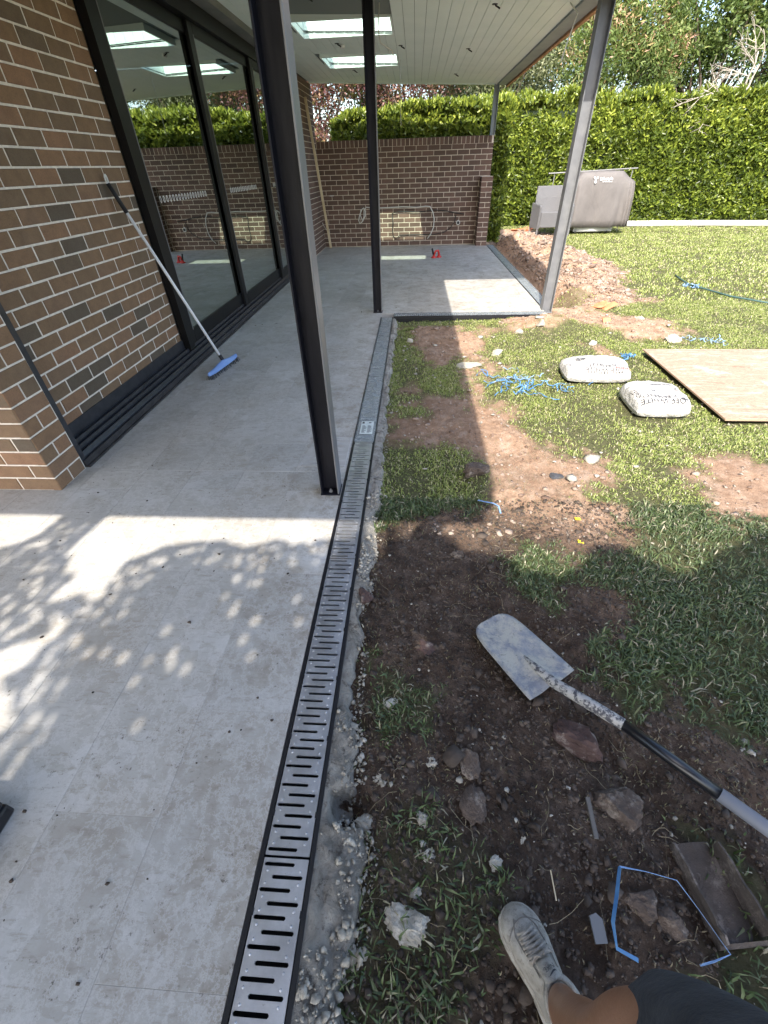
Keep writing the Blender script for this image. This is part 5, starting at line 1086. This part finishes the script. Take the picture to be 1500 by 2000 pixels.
# ------------------------------------------------------------------ person
per = empty('person', (.3,.05,-.03), 'person in grey white sneaker and dark shorts, only one leg in view', 'person'); po = Vector((-.3,-.05,.03))
gz = zg(.3,.1)+.006
def ringz(c, rx, ry, d, n=20, rot=0, sq=1.):
    d = Vector(d).normalized(); a = Vector((1,0,0)); a = (a-a.dot(d)*d).normalized(); bq_ = d.cross(a)
    return [Vector(c)+po+a*(rx*math.copysign(abs(math.cos(2*pi*k/n+rot))**sq, math.cos(2*pi*k/n+rot)))+bq_*(ry*math.copysign(abs(math.sin(2*pi*k/n+rot))**sq, math.sin(2*pi*k/n+rot))) for k in range(n)]
m_skin, n, l, bb = M('skin'); g = texco(n, l); l.new(ramp(n, l, noise(n, l, g, 14, 5, .6), [(.3,(.24,.12,.07)),(.7,(.33,.17,.1))]), bb.inputs['Base Color'])
bb.inputs['Roughness'].default_value = .42; bb.inputs['Subsurface Weight'].default_value = .12; bb.inputs['Subsurface Radius'].default_value = (.02,.008,.004); l.new(bump(n, l, noise(n, l, g, 130, 4), .0008), bb.inputs['Normal'])
LEG = [((.335,.045,.03),.028,.04),((.33,.05,.075),.031,.04),((.325,.045,.11),.034,.038),((.32,.035,.15),.035,.038),((.315,.02,.22),.043,.048),((.312,-.0,.3),.052,.058),((.312,-.01,.37),.054,.058),((.315,.0,.43),.052,.056),((.32,.005,.475),.056,.06),((.335,.0,.52),.06,.064),((.36,-.02,.6),.07,.073),((.355,-.05,.7),.08,.082),((.34,-.09,.82),.088,.09)]
rings = []
for i, (c, rx, ry) in enumerate(LEG):
    c0_ = Vector(LEG[max(i-1,0)][0]); c1_ = Vector(LEG[min(i+1,len(LEG)-1)][0]); rings.append(ringz(c, rx, ry, c1_-c0_, 24))
ob = MB().loft(rings).build('body', m_skin, per, smooth=True); md = ob.modifiers.new('sub','SUBSURF'); md.levels = 1; md.render_levels = 2
m_short = simple('charcoal_cloth', (.024,.028,.036), .95, col2=(.04,.045,.055), nscale=18, bscale=90, bdist=.004)
SH = [((.372,-.005,.5),.082,.083),((.374,-.012,.53),.086,.087),((.37,-.03,.6),.092,.092),((.362,-.06,.7),.1,.1),((.345,-.1,.82),.11,.11),((.25,-.13,.92),.17,.13),((.22,-.14,1.0),.165,.12)]
rings = [[p+Vector((0,0,0)) for p in ringz(c, rx*(1+.0), ry, Vector((-.02,-.1,1)) if i < 5 else Vector((0,0,1)), 28)] for i, (c, rx, ry) in enumerate(SH)]
rings = [[p+Vector((.004*math.sin(k*1.7+i),.004*math.cos(k*2.3+i),.005*math.sin(k*.9))) for k, p in enumerate(r)] for i, r in enumerate(rings)]
ob = MB().loft(rings, cap=False).build('shorts', m_short, per, smooth=True); md = ob.modifiers.new('s','SOLIDIFY'); md.thickness = .004; md.offset = 1; md = ob.modifiers.new('sub','SUBSURF'); md.levels = 1; md.render_levels = 2
# shoe
toe = Vector((.262,.222)); heel = Vector((.365,.0)); fd = (toe-heel); FL = fd.length; fd.normalize(); fs = Vector((fd.y,-fd.x))
def fp(u, v, z): q = heel+fd*(u*FL)+fs*v; return Vector((q.x,q.y,gz+z))+po
HW = [(0,.012,.012),(.02,.022,.022),(.08,.032,.031),(.2,.036,.034),(.35,.034,.036),(.5,.037,.042),(.65,.044,.049),(.78,.047,.049),(.88,.043,.042),(.95,.032,.028),(.985,.018,.014),(1,.006,.004)]
def hwl(u):
    for i in range(len(HW)-1):
        if HW[i][0] <= u <= HW[i+1][0]:
            t = (u-HW[i][0])/(HW[i+1][0]-HW[i][0]); return HW[i][1]*(1-t)+HW[i+1][1]*t, HW[i][2]*(1-t)+HW[i+1][2]*t
m_sole = simple('dirty_rubber_sole', (.2,.17,.13), .8, col2=(.4,.37,.32), nscale=30)
m_shoe, n, l, bb = M('scuffed_leather'); g = texco(n, l); c = ramp(n, l, noise(n, l, g, 22, 6, .7), [(.3,(.2,.18,.15)),(.65,(.36,.335,.29))]); c = mixc(n, l, ramp(n, l, noise(n, l, g, 60, 6, .8), [(.5,(0,0,0)),(.66,(.8,)*3)]), c, (.11,.085,.065))
l.new(c, bb.inputs['Base Color']); bb.inputs['Roughness'].default_value = .6; l.new(bump(n, l, noise(n, l, g, 90, 5, .7), .0015), bb.inputs['Normal'])
us = [0,.02,.05,.1,.17,.25,.35,.45,.55,.65,.73,.8,.86,.91,.95,.98,1]
b = MB(); rings = []
for u in us:
    a, c = hwl(u); a += .004; c += .004; rings.append([fp(u,-a,0),fp(u,c,0),fp(u,c+.001,.012),fp(u,c,.026),fp(u,-a,.026),fp(u,-a-.001,.012)])
ob = b.loft(rings).build('sole', m_sole, per, smooth=False, bevel=.003, seg=2)
def toph(u): return float(np.interp(u, [0,.05,.15,.3,.44,.54,.62,.7,.8,.88,.94,.98,1], [.07,.078,.078,.085,.095,.090,.08,.068,.060,.056,.048,.036,.026]))
rings = []
for u in us:
    a, c = hwl(u); h = toph(u); row = []
    for k in range(17):
        q = pi*k/16; v = -math.cos(q); vv = (c if v > 0 else a)*v*(1-.12*math.sin(q)**2*0); z = .022+(h-.022)*max(math.sin(q),0)**(.62 if u > .3 else .45)
        row.append(fp(u, vv*(1 if z < .05 else 1-.1*(z-.05)/.05), z))
    rings.append(row)
ob = MB().loft(rings, cap=False, closed=False).build('upper', m_shoe, per, smooth=True); md = ob.modifiers.new('sub','SUBSURF'); md.levels = 1; md.render_levels = 2
# collar, tongue, laces, stitching
col_ = []
for k in range(25):
    q = 2*pi*k/24; u = .22+.21*math.cos(q); v = .036*math.sin(q); col_.append(fp(u, v, toph(u)+.006+.014*max(0,-math.cos(q))))
MB().tube(col_, .0065, 8, cap=False).build('collar', m_shoe, per, smooth=True)
rings = []
for i in range(9):
    u = .40+.16*i/8; w = .026-.004*i/8; z = toph(u)+.016-.014*(i/8)
    rings.append([fp(u,-w,z-.010),fp(u,-w*.6,z),fp(u,0,z+.003),fp(u,w*.6,z),fp(u,w,z-.010),fp(u,0,z-.008)])
ob = MB().loft(rings).build('tongue', m_shoe, per, smooth=True); md = ob.modifiers.new('sub','SUBSURF'); md.levels = md.render_levels = 1
m_lace = simple('grey_white_lace', (.34,.31,.27), .8, col2=(.2,.17,.14), nscale=60)
for i in range(6):
    u = .585+.034*i; w = .028-.0012*i
    for s_ in (-1, 1):
        pts_ = [fp(u+.016*s_*(-1+2*k/6), w*(-1+2*k/6), toph(u)+.005-.011*abs(-1+2*k/6)**2+.002+(.0015 if s_ > 0 else 0)) for k in range(7)]
        MB().ribbon(pts_, .0052, .0016).build('lace', m_lace, per, smooth=True)
for uu, vv, ll in ((.47,0,0),):
    for s_ in (-1,1):
        pts_ = [fp(.57+.02*math.sin(q*1.0), s_*(.004+.018*q/3), toph(.48)+.012-.003*q) for q in range(5)]
        MB().tube(pts_, .002, 6).build('lace', m_lace, per, smooth=True)
b = MB()
for s_ in (-1,1):
    pts_ = []
    for k in range(12):
        u = .46+.42*k/11; a, c = hwl(u); w = (c if s_ > 0 else a)*(.60+.0*k)+(.0 if k < 8 else -.004*(k-8)); q = math.acos(max(-1,min(1,-w/(c if s_>0 else a)*s_*1.0))); z = .022+(toph(u)-.022)*math.sin(q)**.62
        pts_.append(fp(u, s_*w, z+.0008))
    b.tube(pts_, .0011, 5)
pts_ = []
for k in range(15):
    q = -1+2*k/14; u = .86-.10*q*q; a, c = hwl(u); w = (c if q > 0 else a)*.93*q; sg = math.sqrt(max(0,1-(.93*q)**2)); pts_.append(fp(u, w, .022+(toph(u)-.022)*sg**.62+.0008))
b.tube(pts_, .0011, 5); b.build('seam', simple('seam_dark', (.16,.145,.125), .9), per)
# tongue mark: small tick over four letters
tm = text_mesh('NIKE', .011, m_print, 'tongue_mark')
sw = MB(); top_ = [(-.011,.010),(-.0095,.0065),(-.005,.0055),(.002,.008),(.011,.0125),(.002,.0105),(-.004,.0088),(-.0085,.0086)]
sw.add([(x,y,0) for x,y in top_],[tuple(range(8))]); swm = sw.mesh('tongue_mark', m_print)
for mm_ in (tm, swm):
    for v in mm_.vertices: 
        x, y = v.co.x, v.co.y; u = .49-y/FL; q = fp(u, -x+.002, toph(u)+.016-.014*((u-.40)/.16)+.0045); v.co = q
    link('tongue_mark', mm_, per)
